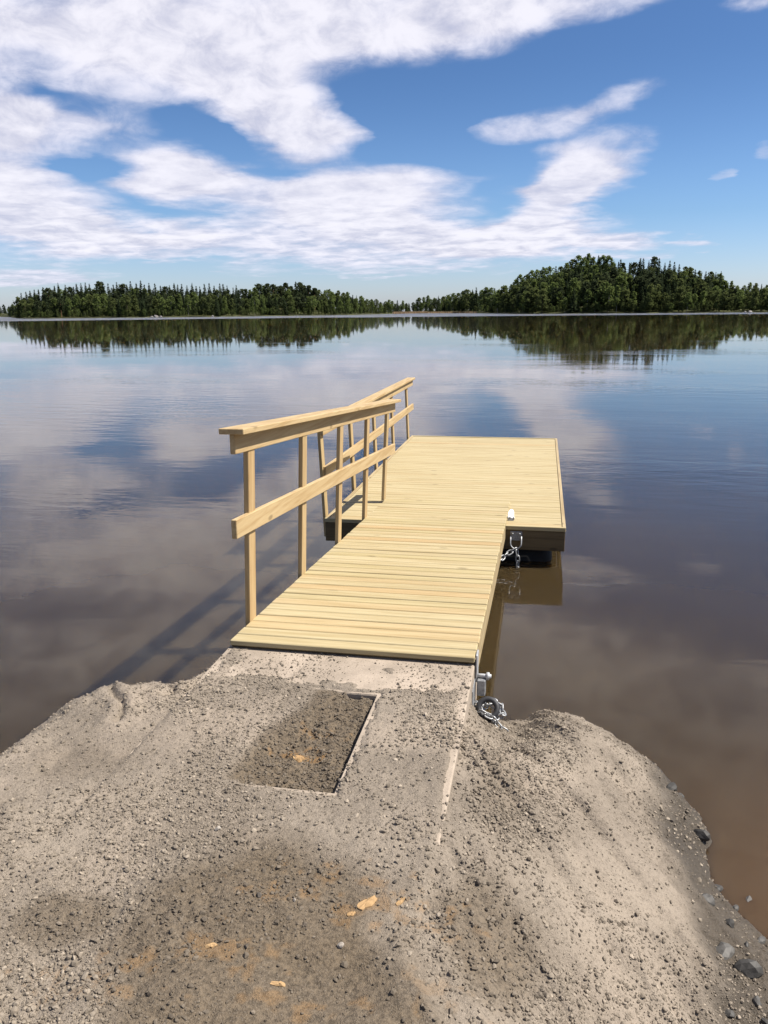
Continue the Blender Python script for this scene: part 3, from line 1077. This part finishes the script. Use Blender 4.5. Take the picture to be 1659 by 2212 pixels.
# ------------------------------------------------------------------ far shores
# (photo bearing x, skyline y)
SKY_L = [(-120, 650), (-60, 640), (20, 654), (37, 646), (55, 633), (75, 628), (105, 622), (132, 613), (155, 620), (175, 615), (205, 610), (250, 610), (300, 608), (350, 613), (400, 613), (440, 616), (475, 613), (520, 618), (532, 627), (545, 620), (555, 613), (600, 615),
         (640, 611), (670, 613), (700, 622), (715, 625), (750, 630), (785, 638), (820, 648), (850, 652)]
SKY_R = [(830, 650), (880, 650), (905, 645), (920, 641), (965, 633), (990, 628), (1015, 621), (1055, 623), (1080, 621), (1090, 618), (1110, 603), (1135, 591), (1160, 581), (1210, 571), (1230, 561), (1255, 552), (1280, 551), (1305, 552), (1316, 568), (1335, 561), (1350, 572),
         (1375, 561), (1410, 558), (1435, 566), (1450, 566), (1480, 576), (1500, 581), (1530, 583), (1550, 588), (1570, 608), (1610, 613), (1659, 613), (1760, 605), (1900, 615)]


def interp(tab, x):
    return float(np.interp(x, [a for a, _ in tab], [b for _, b in tab]))


def shore_d(px):
    """distance of the waterline along a bearing"""
    return float(np.interp(px, [-1500, -400, 10, 36, 60, 500, 760, 840, 900, 1000, 1060, 1120, 1400, 1700, 2200, 3200],
                               [700, 900, 950, 520, 470, 450, 500, 610, 700, 640, 540, 440, 415, 410, 420, 500]))


def ridge_h(px):
    return float(np.interp(px, [-1500, 0, 36, 120, 300, 640, 780, 850, 900, 1000, 1090, 1160, 1280, 1420, 1520, 1580, 1700, 2200, 3200],
                               [4, 4, 1, 5, 6.5, 6, 2.5, 1.2, 1, 2.5, 4, 11, 17, 15, 11, 6, 6, 6, 6]))


def hill_z(px, back):
    t = min(1, max(0, back / 75.0))
    return 0.25 + ridge_h(px) * (t * t * (3 - 2 * t)) * 0.98


def shore_pt(px, back):
    d = ray(px, 672 - 0.0095 * (px - 829.5))
    h = Vector((d.x, d.y, 0)).normalized()
    D = shore_d(px) + back
    return h.x * D, h.y * D, D


def top_z(px, py, D):
    d = ray(px, py)
    return H + d.z / math.hypot(d.x, d.y) * D


def build_hills():
    pxs = list(range(-900, 2600, 20))
    backs = [-6, 0, 4, 12, 25, 40, 55, 75, 120, 300]
    V, F = [], []
    for px in pxs:
        for b in backs:
            x, y, D = shore_pt(px, b)
            z = hill_z(px, b) if b > 0 else (-1.0 if b < 0 else 0.02)
            V.append((x, y, z))
    nb = len(backs)
    for i in range(len(pxs) - 1):
        for j in range(nb - 1):
            F.append((i * nb + j, (i + 1) * nb + j, (i + 1) * nb + j + 1, i * nb + j + 1))
    m = MB(); m.add(V, F, 0.5, True)
    T = NT('forest floor')
    g = T.n('ShaderNodeNewGeometry').outputs['Position']
    nz = T.noise(g, 0.06, 4, 0.6)
    nf = T.noise(g, 0.9, 3, 0.6)
    c = T.mix(T.ramp(nz, 0.4, 0.6), (0.035, 0.040, 0.018), (0.07, 0.075, 0.028))
    c = T.mix(T.ramp(nf, 0.5, 0.7, 0, 0.6), c, (0.10, 0.085, 0.05))
    o = m.build('hills', T.out(principled(T, c, 0.95, 0, None, 0.1)))
    tag(o, 'low wooded far shore and hill', kind='structure')


build_hills()


def mat_leaf(name, a, b):
    T = NT(name)
    tone = T.n('ShaderNodeAttribute', attribute_name='tone').outputs['Fac']
    inf = T.n('ShaderNodeObjectInfo').outputs['Random']
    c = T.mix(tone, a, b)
    c = T.mix(T.math('MULTIPLY', inf, 0.55), c, T.mix(1.0, c, (0.70, 0.74, 0.80), 'MULTIPLY'))
    d = T.n('ShaderNodeBsdfDiffuse', Color=c)
    t = T.n('ShaderNodeBsdfTranslucent', Color=c)
    mx = T.n('ShaderNodeMixShader', i0=0.45, i1=d.outputs[0], i2=t.outputs[0])
    return T.out(mx.outputs[0])


M_SPR = mat_leaf('spruce needles', (0.02896, 0.04243, 0.02245), (0.05985, 0.07677, 0.03592))
M_PIN = mat_leaf('pine needles', (0.04344, 0.05657, 0.02918), (0.07915, 0.09495, 0.04265))
M_BIR = mat_leaf('birch leaves', (0.09211, 0.1215, 0.03755), (0.1651, 0.2026, 0.06468))
M_ALD = mat_leaf('alder leaves', (0.06654, 0.08471, 0.03199), (0.128, 0.1473, 0.05119))
M_BARK = mat_plain('dark bark', (0.075, 0.055, 0.042), 0.9, 0, 0.3, 3)
M_PBARK = mat_plain('pine bark', (0.17, 0.085, 0.045), 0.9, 0, 0.3, 3)
M_BBARK = mat_plain('birch bark', (0.24, 0.23, 0.21), 0.8, 0, 0.35, 4)


def leaf_quads(P, size, rg, flat=0.4):
    """one randomly turned leaf spray per point"""
    n = len(P)
    R = rand_rot(n)
    q = np.array([(-1, -0.6, 0), (0.2, -0.75, 0.15), (1, 0.1, 0), (-0.1, 0.8, -0.1)], float)
    V = np.einsum('nij,kj->nki', R, q)
    V[:, :, 2] *= (1 - flat)
    V = V * (size * RNG.uniform(0.6, 1.35, n))[:, None, None] + P[:, None]
    F = np.arange(n * 4).reshape(n, 4)
    return V.reshape(-1, 3), F


def crown_spruce(rg, n=620, w=0.19):
    """unit-height spruce: drooping tiers, ragged outline"""
    pts, tone, sz = [], [], []
    z = 0.07
    while z < 0.985:
        rad = w * (1 - z) ** 0.82 * rg.uniform(0.78, 1.12) + 0.006
        k = max(3, int(9 * (1 - z) + 3))
        ph = rg.uniform(0, 6.28)
        for i in range(k):
            a = ph + 6.283 * i / k + rg.uniform(-.25, .25)
            L = rad * rg.uniform(0.65, 1.15)
            m = max(2, int(6 * L / w) + 2)
            for j in range(m):
                t = (j + 0.6) / m
                pts.append((math.cos(a) * L * t + rg.gauss(0, .006), math.sin(a) * L * t + rg.gauss(0, .006), z - 0.32 * L * t + rg.gauss(0, .006)))
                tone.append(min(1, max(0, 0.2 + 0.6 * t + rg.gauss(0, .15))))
        z += 0.024 + 0.026 * (1 - z)
    pts += [(0, 0, 0.97), (0, 0, 0.985), (0, 0, 1.0), (0, 0, .96)]; tone += [.5] * 4
    P = np.array(pts)
    V, F = leaf_quads(P, 0.026 + 0.016 * (1 - P[:, 2]), rg, 0.5)
    return V, F, np.repeat(np.array(tone), 4)


def crown_round(rg, n=760, rx=0.24, z0=0.16, lobes=11, leaf=0.030, top=1.0):
    """unit-height deciduous crown: leaf clumps in uneven lobes with gaps between"""
    pts, tone = [], []
    L = []
    for i in range(lobes):
        t = (i + 0.5) / lobes
        z = z0 + (top - z0) * (0.12 + 0.80 * t)
        wid = rx * math.sin(math.pi * min(0.94, max(0.12, (t * 0.86 + 0.10)))) ** 0.7
        a = rg.uniform(0, 6.28)
        off = wid * rg.uniform(0.25, 0.75)
        L.append((math.cos(a) * off, math.sin(a) * off, z, rg.uniform(0.07, 0.125) * (rx / 0.24) ** 0.5, rg.uniform(-0.25, 0.25)))
        L.append((math.cos(a + 2.4) * off * .9, math.sin(a + 2.4) * off * .9, z + rg.uniform(-.04, .04), rg.uniform(0.06, 0.11) * (rx / 0.24) ** 0.5, rg.uniform(-0.25, 0.25)))
    L.append((0, 0, top - 0.06, 0.055, 0.1))
    for i in range(n):
        c = L[rg.randrange(len(L))]
        v = Vector((rg.gauss(0, 1), rg.gauss(0, 1), rg.gauss(0, 1))).normalized() * (rg.uniform(0.35, 1.08))
        pts.append((c[0] + v.x * c[3], c[1] + v.y * c[3], c[2] + v.z * c[3] * 0.9))
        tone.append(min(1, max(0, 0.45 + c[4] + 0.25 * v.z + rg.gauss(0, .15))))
    P = np.array(pts)
    V, F = leaf_quads(P, np.full(len(P), leaf * 1.05), rg, 0.2)
    return V, F, np.repeat(np.array(tone), 4)


def trunk_unit(rg, r0, top, limbs):
    m = MB()
    m.tube([(0, 0, -0.03), (0.003, 0, top * 0.35), (-0.004, 0.003, top * 0.7), (0, 0, top)], [r0, r0 * 0.8, r0 * 0.5, r0 * 0.15], 6)
    for _ in range(limbs):
        z = rg.uniform(0.3, 0.85) * top
        a = rg.uniform(0, 6.28)
        l = rg.uniform(0.07, 0.15)
        m.tube([(0, 0, z), (math.cos(a) * l * .6, math.sin(a) * l * .6, z + l * .35), (math.cos(a) * l, math.sin(a) * l, z + l * .8)], [r0 * .4, r0 * .25, r0 * .1], 4)
    return m


KINDS = {}


def make_kinds():
    spec = [('spruce', M_SPR, M_BARK, 4), ('pine', M_PIN, M_PBARK, 3), ('birch', M_BIR, M_BBARK, 4), ('alder', M_ALD, M_BARK, 3)]
    for kind, lm, bm_, nvar in spec:
        out = []
        for v in range(nvar):
            rg = random.Random(hash(kind) % 7 + 13 * v + len(kind) * 101)
            if kind == 'spruce':
                V, F, t = crown_spruce(rg, w=(0.21, 0.25, 0.23, 0.28)[v]); tk = trunk_unit(rg, 0.011, 0.95, 0)
            elif kind == 'pine':
                V, F, t = crown_round(rg, 620, (0.19, 0.24, 0.21)[v], (0.38, 0.42, 0.30)[v], 8, 0.030); tk = trunk_unit(rg, 0.013, 0.92, 5)
            elif kind == 'birch':
                V, F, t = crown_round(rg, 760, (0.20, 0.25, 0.23, 0.28)[v], (0.14, 0.10, 0.2, 0.08)[v], 11, 0.028); tk = trunk_unit(rg, 0.010, 0.9, 6)
            else:
                V, F, t = crown_round(rg, 760, (0.30, 0.36, 0.27)[v], 0.04, 10, 0.034); tk = trunk_unit(rg, 0.013, 0.85, 6)
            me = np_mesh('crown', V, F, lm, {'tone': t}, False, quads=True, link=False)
            tm = bpy.data.meshes.new('trunk')
            tm.from_pydata(tk.v, [], tk.f); tm.update(); tm.materials.append(bm_)
            out.append((me, tm, V, F, t))
        KINDS[kind] = out


make_kinds()
PROTO = {}


def plant(kind, px, back, height, label, group, wid=1.0):
    v = random.randrange(len(KINDS[kind]))
    x, y, D = shore_pt(px, back)
    z = hill_z(px, back) - 0.1
    key = (kind, v)
    if key not in PROTO:
        e = empty(kind + '_tree')
        c = bpy.data.objects.new('crown', KINDS[kind][v][0]); t = bpy.data.objects.new('trunk', KINDS[kind][v][1])
        for o in (c, t):
            COL.objects.link(o); o.parent = e
        PROTO[key] = e
    else:
        src = PROTO[key]
        e = src.copy(); COL.objects.link(e)
        for ch in list(src.children):
            c = ch.copy(); COL.objects.link(c); c.parent = e
    e.location = (x, y, z)
    w = height * wid * random.uniform(0.9, 1.15)
    e.scale = (w, w, height)
    e.rotation_euler = (random.uniform(-.03, .03), random.uniform(-.03, .03), random.uniform(0, 6.28))
    if 'group' in e: del e['group']
    tag(e, label, 'tree', group)
    return e


def pick(weights):
    return random.choices(list(weights), list(weights.values()))[0]


ADJ = {'spruce': 'dark narrow spruce', 'pine': 'dull green pine', 'birch': 'light green birch', 'alder': 'mid green bushy alder'}
PL = {'spruce': 'dark spruces', 'pine': 'dull green pines', 'birch': 'light green birches', 'alder': 'mid green alders'}


def forest_rows():
    count = 0
    # --- the long low left shore: skyline
    px = 40
    while px < 845:
        left_dark = px < 530
        kind = pick({'spruce': 12, 'pine': 1} if px < 520 else ({'pine': 5, 'spruce': 2, 'birch': 2} if px < 690 else {'birch': 4, 'spruce': 2, 'alder': 2, 'pine': 2}))
        back = random.uniform(34, 58)
        x, y, D = shore_pt(px, back)
        top = top_z(px, interp(SKY_L, px) + random.uniform(-3.5, 5.5), D)
        plant(kind, px, back, max(6, top - hill_z(px, back) + 0.1), ADJ[kind] + ' on the skyline of the long low left shore', PL[kind] + ' on the left shore skyline', 1.0 if kind != 'pine' else 1.1)
        px += random.uniform(7.5, 12.5)
    # front of the left shore
    px = 42
    while px < 845:
        light = 140 < px < 235 or 350 < px < 425 or px > 660
        kind = pick({'birch': 10, 'alder': 1} if light else {'alder': 4, 'spruce': 3, 'pine': 2, 'birch': 1})
        h = random.uniform(9, 12) * (1.1 if light else 1.0) if px < 650 else random.uniform(7, 11)
        plant(kind, px, random.uniform(3, 14), h, ADJ[kind] + ' at the water edge of the long low left shore', PL[kind] + ' at the water edge on the left', 1.05)
        px += random.uniform(13, 19)
    # low far shore in the gap
    px = 838
    while px < 1088:
        kind = pick({'birch': 4, 'alder': 4, 'spruce': 2})
        back = random.uniform(25, 60) if px < 1030 else random.uniform(15, 50)
        x, y, D = shore_pt(px, back)
        top = top_z(px, interp(SKY_R, px) + random.uniform(-4, 5), D)
        plant(kind, px, back, max(5, top - hill_z(px, back)), ADJ[kind] + ' in the low gap between the two wooded shores', PL[kind] + ' in the gap between the shores', 1.1)
        px += random.uniform(8, 13)
    # the right hill: skyline, middle and water edge
    px = 1092
    while px < 1690:
        dark = 1320 < px < 1470
        kind = pick({'spruce': 8, 'pine': 2} if dark else ({'birch': 6, 'alder': 3, 'spruce': 1} if px < 1320 else {'spruce': 4, 'birch': 4, 'alder': 2}))
        back = random.uniform(50, 75)
        x, y, D = shore_pt(px, back)
        top = top_z(px, interp(SKY_R, px) + random.uniform(-6, 5), D)
        plant(kind, px, back, max(7, top - hill_z(px, back)), ADJ[kind] + ' along the top of the wooded hill on the right', PL[kind] + ' along the right hilltop', 1.0)
        px += random.uniform(9, 14)
    px = 1098
    while px < 1690:
        kind = pick({'birch': 5, 'spruce': 3, 'alder': 3} if not 1320 < px < 1440 else {'spruce': 5, 'birch': 2, 'pine': 2})
        back = random.uniform(24, 44)
        x, y, D = shore_pt(px, back)
        plant(kind, px, back, max(7, min(random.uniform(13, 17), top_z(px, interp(SKY_R, px) + random.uniform(5, 16), D) - hill_z(px, back))), ADJ[kind] + ' halfway up the wooded hill on the right', PL[kind] + ' halfway up the right hill', 1.0)
        px += random.uniform(14, 20)
    px = 1060
    while px < 1690:
        kind = pick({'birch': 5, 'alder': 5, 'spruce': 2})
        back = random.uniform(2, 12)
        x, y, D = shore_pt(px, back)
        plant(kind, px, back, max(5, min(random.uniform(8, 13.5), top_z(px, interp(SKY_R, px) + random.uniform(6, 20), D) - hill_z(px, back))), ADJ[kind] + ' at the water edge below the hill on the right', PL[kind] + ' at the right water edge', 1.1)
        px += random.uniform(14, 19)
    # trees that stand clear of the rest
    for (kx, top, back, kind, lab) in ((1552, 586, 52, 'spruce', 'lone pointed spruce standing clear at the right end of the hilltop'),
                                       (1336, 559, 60, 'spruce', 'pointed spruce rising from the dip in the middle of the hilltop'),
                                       (132, 611, 45, 'spruce', 'tallest pointed spruce near the left end of the left shore'),
                                       (1375, 558, 62, 'spruce', 'pointed spruce at the left end of the dark hilltop clump'),
                                       (1306, 551, 62, 'spruce', 'slim spruce beside the round birch top, highest on the hill')):
        x, y, D = shore_pt(kx, back)
        plant(kind, kx, back, top_z(kx, top, D) - hill_z(kx, back), lab, None, 0.9)


forest_rows()


def forest_mass():
    """everything behind and between the single trees: one wood"""
    VV, FF, TT, MI = [], [], [], []
    nv = 0
    mats = [M_SPR, M_PIN, M_BIR, M_ALD]
    names = ['spruce', 'pine', 'birch', 'alder']
    rg = random.Random(77)
    def put(k, px, back, h):
        nonlocal nv
        me, tm, V, F, t = KINDS[names[k]][rg.randrange(len(KINDS[names[k]]))]
        keep = np.random.default_rng(rg.randrange(9999)).random(len(F)) < 0.9
        Fk = F[keep]
        Vk = V[Fk.ravel()]
        tk = t[Fk.ravel()]
        a = rg.uniform(0, 6.28)
        w = h * rg.uniform(0.95, 1.25)
        x, y, D = shore_pt(px, back)
        c, s = math.cos(a), math.sin(a)
        W = np.stack([(Vk[:, 0] * c - Vk[:, 1] * s) * w + x, (Vk[:, 0] * s + Vk[:, 1] * c) * w + y, Vk[:, 2] * h + hill_z(px, back) - 0.1], -1)
        VV.append(W); TT.append(tk); MI.append(np.full(len(Fk), k))
        FF.append(np.arange(len(W)).reshape(-1, 4) + nv)
        nv += len(W)
    px = -650
    while px < 2450:
        for (b0, b1, lower) in ((10, 24, 0.62), (18, 34, 0.75), (30, 48, 0.9), (45, 66, 0.97), (70, 95, 0.93)):
            q = px + rg.uniform(-6, 6)
            
            tab = SKY_L if q < 842 else SKY_R
            gap = 842 < q < 1060
            back = rg.uniform(b0, b1)
            if gap and back < 22: continue
            x, y, D = shore_pt(q, back)
            sky = interp(tab, q)
            base = 672 - 0.0095 * (q - 829.5)
            top = top_z(q, base - (base - sky) * (0.86 if b0 > 40 else lower * 0.93) + rg.uniform(0, 8), D)
            h = min(19, max(4, top - hill_z(q, back)))
            dark = q < 520 or 1320 < q < 1450
            k = rg.choices([0, 1, 2, 3], [9, 2, 1, 1] if dark else [6, 2, 3, 2])[0]
            put(k, q, back, h)
        px += 9
    # low bushes along the water
    px = -650
    while px < 2450:
        if not 846 < px < 1015:
            put(3 if rg.random() < 0.6 else 2, px, rg.uniform(1, 8), rg.uniform(2.5, 5.5))
        px += 6.5
    o = np_mesh('forest', np.concatenate(VV), np.concatenate(FF), None, {'tone': np.concatenate(TT)}, False, quads=True, mats=mats, mat_index=np.concatenate(MI))
    tag(o, 'dense mixed wood filling the far shores behind the front trees', 'forest', kind='stuff')


forest_mass()


# reed belt on the low shore in the gap, and pale boulders at the far waterline
def build_reeds():
    n = 5200
    P = []
    for i in range(n):
        px = random.uniform(848, 1030) if i % 3 == 0 else random.uniform(850, 922)
        lim = 14 if px < 930 else 6
        b = random.uniform(-3, lim)
        x, y, D = shore_pt(px, b)
        P.append((x, y, max(0, hill_z(px, b) - 0.3), random.uniform(0.9, 1.9)))
    P = np.array(P)
    a = RNG.uniform(0, math.pi, n)
    w = 0.25
    dx, dy = np.cos(a) * w, np.sin(a) * w
    lean = RNG.normal(0, 0.25, (n, 2))
    V = np.stack([np.stack([P[:, 0] - dx, P[:, 1] - dy, P[:, 2] - 0.2], -1), np.stack([P[:, 0] + dx, P[:, 1] + dy, P[:, 2] - 0.2], -1),
                  np.stack([P[:, 0] + lean[:, 0], P[:, 1] + lean[:, 1], P[:, 2] + P[:, 3]], -1)], 1).reshape(-1, 3)
    F = np.arange(n * 3).reshape(-1, 3)
    o = np_mesh('reeds', V, F, mat_leaf('dry reeds', (0.289, 0.2013, 0.126), (0.408, 0.3062, 0.18)), {'tone': np.repeat(RNG.random(n), 3)}, False)
    tag(o, 'tan reeds along the low shore between the two woods', 'reeds', kind='stuff')


build_reeds()
M_BOUL = mat_stone('far boulder', (0.2106, 0.195, 0.1794), (0.3276, 0.3003, 0.273))
for i, (px, b, r, lab) in enumerate(((337, -3, 1.5, 'largest pale boulder in the water off the left shore'), (346, -4, 1.1, 'pale boulder just right of the largest one off the left shore'),
                                     (328, -2, 0.9, 'low pale boulder just left of the largest one off the left shore'), (459, -2, 1.0, 'single low pale boulder at the middle of the left shore'),
                                     (1622, -2, 1.0, 'pale boulder at the foot of the hill near the right edge'), (1610, -2, 0.7, 'small pinkish boulder left of another at the hill foot'))):
    x, y, D = shore_pt(px, b)
    me = rock_mesh('boulder', M_BOUL, r, r * 0.8, r * 0.7, 60 + i)
    o = bpy.data.objects.new('boulder', me); COL.objects.link(o)
    o.location = (x, y, r * 0.25)
    tag(o, lab, 'boulder')


# ------------------------------------------------------------------ sky, clouds and sun
SUN = Vector((0.70, 0.13, 1.0)).normalized()
EL = math.asin(SUN.z)
AZ = math.atan2(SUN.x, SUN.y)

# clouds by bearing: (x, y, half width, half height, tilt, weight), angles in degrees east of the dock line and above the horizon
CLOUDS = [(-30.3, 16.86, 7.02, 2.29, 0.0, 0.55),
          (-22.05, 16.94, 9.6, 2.6, 0.0, 0.75),
          (-11.75, 17.63, 9.79, 2.61, 8.0, 0.85),
          (-3.5, 17.9, 7.49, 1.64, 12.0, 0.8),
          (3.87, 17.87, 5.18, 0.87, 6.0, 0.45),
          (-19.62, 13.8, 6.56, 2.54, -30.0, 0.9),
          (-16.72, 11.75, 3.65, 1.99, -15.0, 0.95),
          (-25.63, 14.57, 6.29, 1.84, -8.0, 0.65),
          (-32.27, 15.53, 5.02, 2.09, 0.0, 0.35),
          (-33.06, 13.09, 3.69, 0.97, 0.0, 0.25),
          (-28.01, 12.81, 4.21, 1.01, -10.0, 0.3),
          (-31.43, 11.22, 4.91, 1.32, 0.0, 0.8),
          (-34.62, 10.76, 2.6, 2.49, 0.0, 0.7),
          (-34.29, 6.91, 5.93, 2.12, -5.0, 0.95),
          (-30.14, 4.85, 7.49, 1.29, -3.0, 0.9),
          (-24.93, 8.87, 4.12, 1.36, 0.0, 1.0),
          (-18.1, 7.59, 8.67, 1.7, -5.0, 0.9),
          (-11.28, 7.01, 6.25, 2.01, 0.0, 0.85),
          (-8.78, 8.55, 4.64, 0.57, 0.0, 0.3),
          (-13.83, 4.52, 13.28, 1.63, -2.0, 0.85),
          (-2.82, 4.68, 8.26, 1.41, 0.0, 0.85),
          (0.15, 6.77, 3.59, 1.81, 28.0, 0.9),
          (2.14, 8.79, 3.79, 1.8, 12.0, 1.1),
          (5.04, 4.04, 3.48, 0.75, -4.0, 0.55),
          (9.04, 4.05, 1.11, 0.34, 0.0, 0.55),
          (-1.23, 11.45, 4.13, 0.85, 6.0, 0.6),
          (3.68, 12.16, 3.11, 0.72, 20.0, 0.42),
          (11.14, 8.02, 0.9, 0.29, 20.0, 0.38),
          (12.83, 9.37, 1.03, 0.41, -20.0, 0.42),
          (11.82, 16.75, 1.75, 0.63, 0.0, 0.45),
          (-34.27, 2.26, 4.67, 0.73, 0.0, 0.75),
          (-30.83, 3.57, 4.56, 0.63, 0.0, 0.35),
          (-23.82, 3.48, 3.65, 0.35, 0.0, 0.3),
          (-13.55, 2.86, 8.29, 0.43, 0.0, 0.3),
          (-21.72, 21.71, 20.05, 3.16, 0.0, 0.55),
          (-5.92, 22.92, 14.07, 2.9, 8.0, 0.6),
          (-38.02, 14.7, 4.85, 5.55, 0.0, 0.6),
          (-40.38, 6.12, 6.13, 3.04, 0.0, 0.7),
          (-31.04, 12.45, 5.18, 0.75, -8.0, -0.35),
          (-30.46, 8.8, 2.92, 0.8, 0.0, -0.5),
          (-22.13, 11.24, 2.97, 0.75, -12.0, -0.5),
          (-33.95, 13.13, 1.55, 0.44, 0.0, -0.3),
          (-19.26, 8.93, 2.13, 0.45, 0.0, -0.5),
          (-8.78, 12.27, 5.17, 2.11, 0.0, -0.4)]


def build_world():
    w = bpy.data.worlds.new('World')
    scene.world = w
    w.use_nodes = True
    t = w.node_tree
    t.nodes.clear()

    class W(NT):
        def __init__(s): s.t = t
    T = W()
    sky = t.nodes.new('ShaderNodeTexSky')
    sky.sky_type = 'NISHITA'
    sky.sun_disc = False
    sky.sun_elevation = EL
    sky.sun_rotation = AZ
    sky.altitude = 100
    sky.air_density = 1.0
    sky.dust_density = 0.6
    sky.ozone_density = 2.5
    tc = t.nodes.new('ShaderNodeTexCoord')
    D = tc.outputs['Generated']
    sep = T.n('ShaderNodeSeparateXYZ', i0=D)
    az = T.math('MULTIPLY', T.math('ARCTAN2', sep.outputs[0], sep.outputs[1]), 57.29578)
    el = T.math('MULTIPLY', T.math('ARCSINE', sep.outputs[2]), 57.29578)
    tint = T.mix(T.ramp(el, 0.0, 6.0, smooth=False), (1.15, 1.24, 1.66), (0.80, 1.02, 1.34))
    tint = T.mix(T.ramp(el, 5.0, 16.0), tint, (0.56, 0.77, 1.06))
    skyc = T.mix(1.0, sky.outputs[0], tint, 'MULTIPLY')
    # cloud sheet coordinates: the layer seen in perspective
    den = T.math('ADD', T.math('MAXIMUM', sep.outputs[2], 0.0), 0.10)
    cx = T.math('DIVIDE', sep.outputs[0], den); cy = T.math('DIVIDE', sep.outputs[1], den)
    sheet = T.n('ShaderNodeCombineXYZ', i0=cx, i1=cy, i2=0.0).outputs[0]
    n1 = T.noise(sheet, 1.3, 8, 0.60, 0.5)
    n2 = T.noise(sheet, 4.6, 7, 0.62, 0.3)
    wv = t.nodes.new('ShaderNodeTexNoise'); T.set(wv.inputs['Vector'], sheet); wv.inputs['Scale'].default_value = 2.2; wv.inputs['Detail'].default_value = 5
    wc = T.n('ShaderNodeSeparateXYZ', i0=wv.outputs['Color'])
    P = T.n('ShaderNodeCombineXYZ', i0=T.math('ADD', az, T.math('MULTIPLY', T.math('SUBTRACT', wc.outputs[0], 0.5), 6.0)),
            i1=T.math('ADD', el, T.math('MULTIPLY', T.math('SUBTRACT', wc.outputs[1], 0.5), 2.6)), i2=0.0).outputs[0]
    tot = None
    for (a, e, ra, re, rot, wt) in CLOUDS:
        mp = t.nodes.new('ShaderNodeMapping'); mp.vector_type = 'TEXTURE'
        T.set(mp.inputs[0], P)
        mp.inputs['Location'].default_value = (a, e, 0); mp.inputs['Rotation'].default_value = (0, 0, math.radians(rot)); mp.inputs['Scale'].default_value = (ra * 1.42, re * 1.42, 1)
        g = t.nodes.new('ShaderNodeTexGradient'); g.gradient_type = 'SPHERICAL'
        T.set(g.inputs[0], mp.outputs[0])
        k = T.math('MULTIPLY', T.ramp(g.outputs['Fac'], 0.0, 0.75), wt)
        tot = k if tot is None else T.math('ADD', tot, k)
    pf = T.n('ShaderNodeCombineXYZ', i0=T.math('MULTIPLY', az, 0.115), i1=T.math('MULTIPLY', el, 0.19), i2=0.3).outputs[0]
    n3 = T.noise(pf, 3.0, 9, 0.62, 0.35)
    hi = T.ramp(el, 4.0, 13.0)
    n2 = T.math('ADD', T.math('MULTIPLY', n3, hi), T.math('MULTIPLY', n2, T.math('SUBTRACT', 1.0, hi)))
    # beyond the part of the sky the photograph shows: broken cloud overhead and behind
    up = T.math('MULTIPLY', T.ramp(el, 19.0, 25.0, 0.0, 0.62), T.ramp(el, 34.0, 46.0, 1.0, 0.25))
    side = T.ramp(T.math('ABSOLUTE', T.math('ADD', az, 11.0)), 30.0, 50.0, 0.0, 0.22)
    tot = T.math('ADD', tot, T.math('MAXIMUM', up, side))
    tot = T.math('MINIMUM', tot, 1.15)
    nn = T.math('ADD', T.math('MULTIPLY', T.math('SUBTRACT', n1, 0.5), 0.9), T.math('MULTIPLY', T.math('SUBTRACT', n2, 0.5), 1.2))
    dn = T.math('ADD', tot, T.math('MULTIPLY', nn, T.ramp(tot, 0.0, 0.4, 0.45, 1.0)))
    dens = T.ramp(dn, -0.06, 1.02)
    dens = T.math('MULTIPLY', dens, T.ramp(tot, 0.02, 0.2))
    shade = T.ramp(T.math('ADD', n2, T.math('MULTIPLY', n1, 0.5)), 0.52, 0.92)
    ccol = T.mix(shade, (7.0, 7.0, 8.2), (9.9, 9.7, 10.5))
    ccol = T.mix(T.ramp(dn, 0.7, 1.25), T.mix(1.0, ccol, (0.86, 0.88, 0.94), 'MULTIPLY'), ccol)
    col = T.mix(T.math('MULTIPLY', dens, 0.93), skyc, ccol)
    bg = T.n('ShaderNodeBackground', Color=col, Strength=0.050)
    o = t.nodes.new('ShaderNodeOutputWorld')
    t.links.new(bg.outputs[0], o.inputs[0])
    w.cycles.sampling_method = 'MANUAL'
    w.cycles.sample_map_resolution = 512


build_world()

sl = bpy.data.lights.new('sun', 'SUN')
sl.energy = 5.0
sl.angle = math.radians(0.53)
sl.color = (1.0, 0.94, 0.85)
so = bpy.data.objects.new('sun', sl)
COL.objects.link(so)
so.rotation_euler = (-SUN).to_track_quat('-Z', 'Y').to_euler()
so.location = (10, 2, 15)

# ------------------------------------------------------------------ camera
cd = bpy.data.cameras.new('camera')
cd.sensor_fit = 'AUTO'
cd.sensor_width = 36
cd.lens = 28.0
cd.clip_start = 0.05
cd.clip_end = 20000
co = bpy.data.objects.new('camera', cd)
COL.objects.link(co)
Mx = Matrix((CAM_R, CAM_U, -CAM_F)).transposed().to_4x4()
Mx.translation = (0, 0, H)
co.matrix_world = Mx
scene.camera = co

scene.render.engine = 'CYCLES'
scene.cycles.use_denoising = True
scene.cycles.max_bounces = 6
scene.cycles.sample_clamp_indirect = 6
vs = scene.view_settings
vs.view_transform = 'Standard'
vs.look = 'None'
vs.exposure = 0.99
vs.gamma = 1.0
vs.use_curve_mapping = False
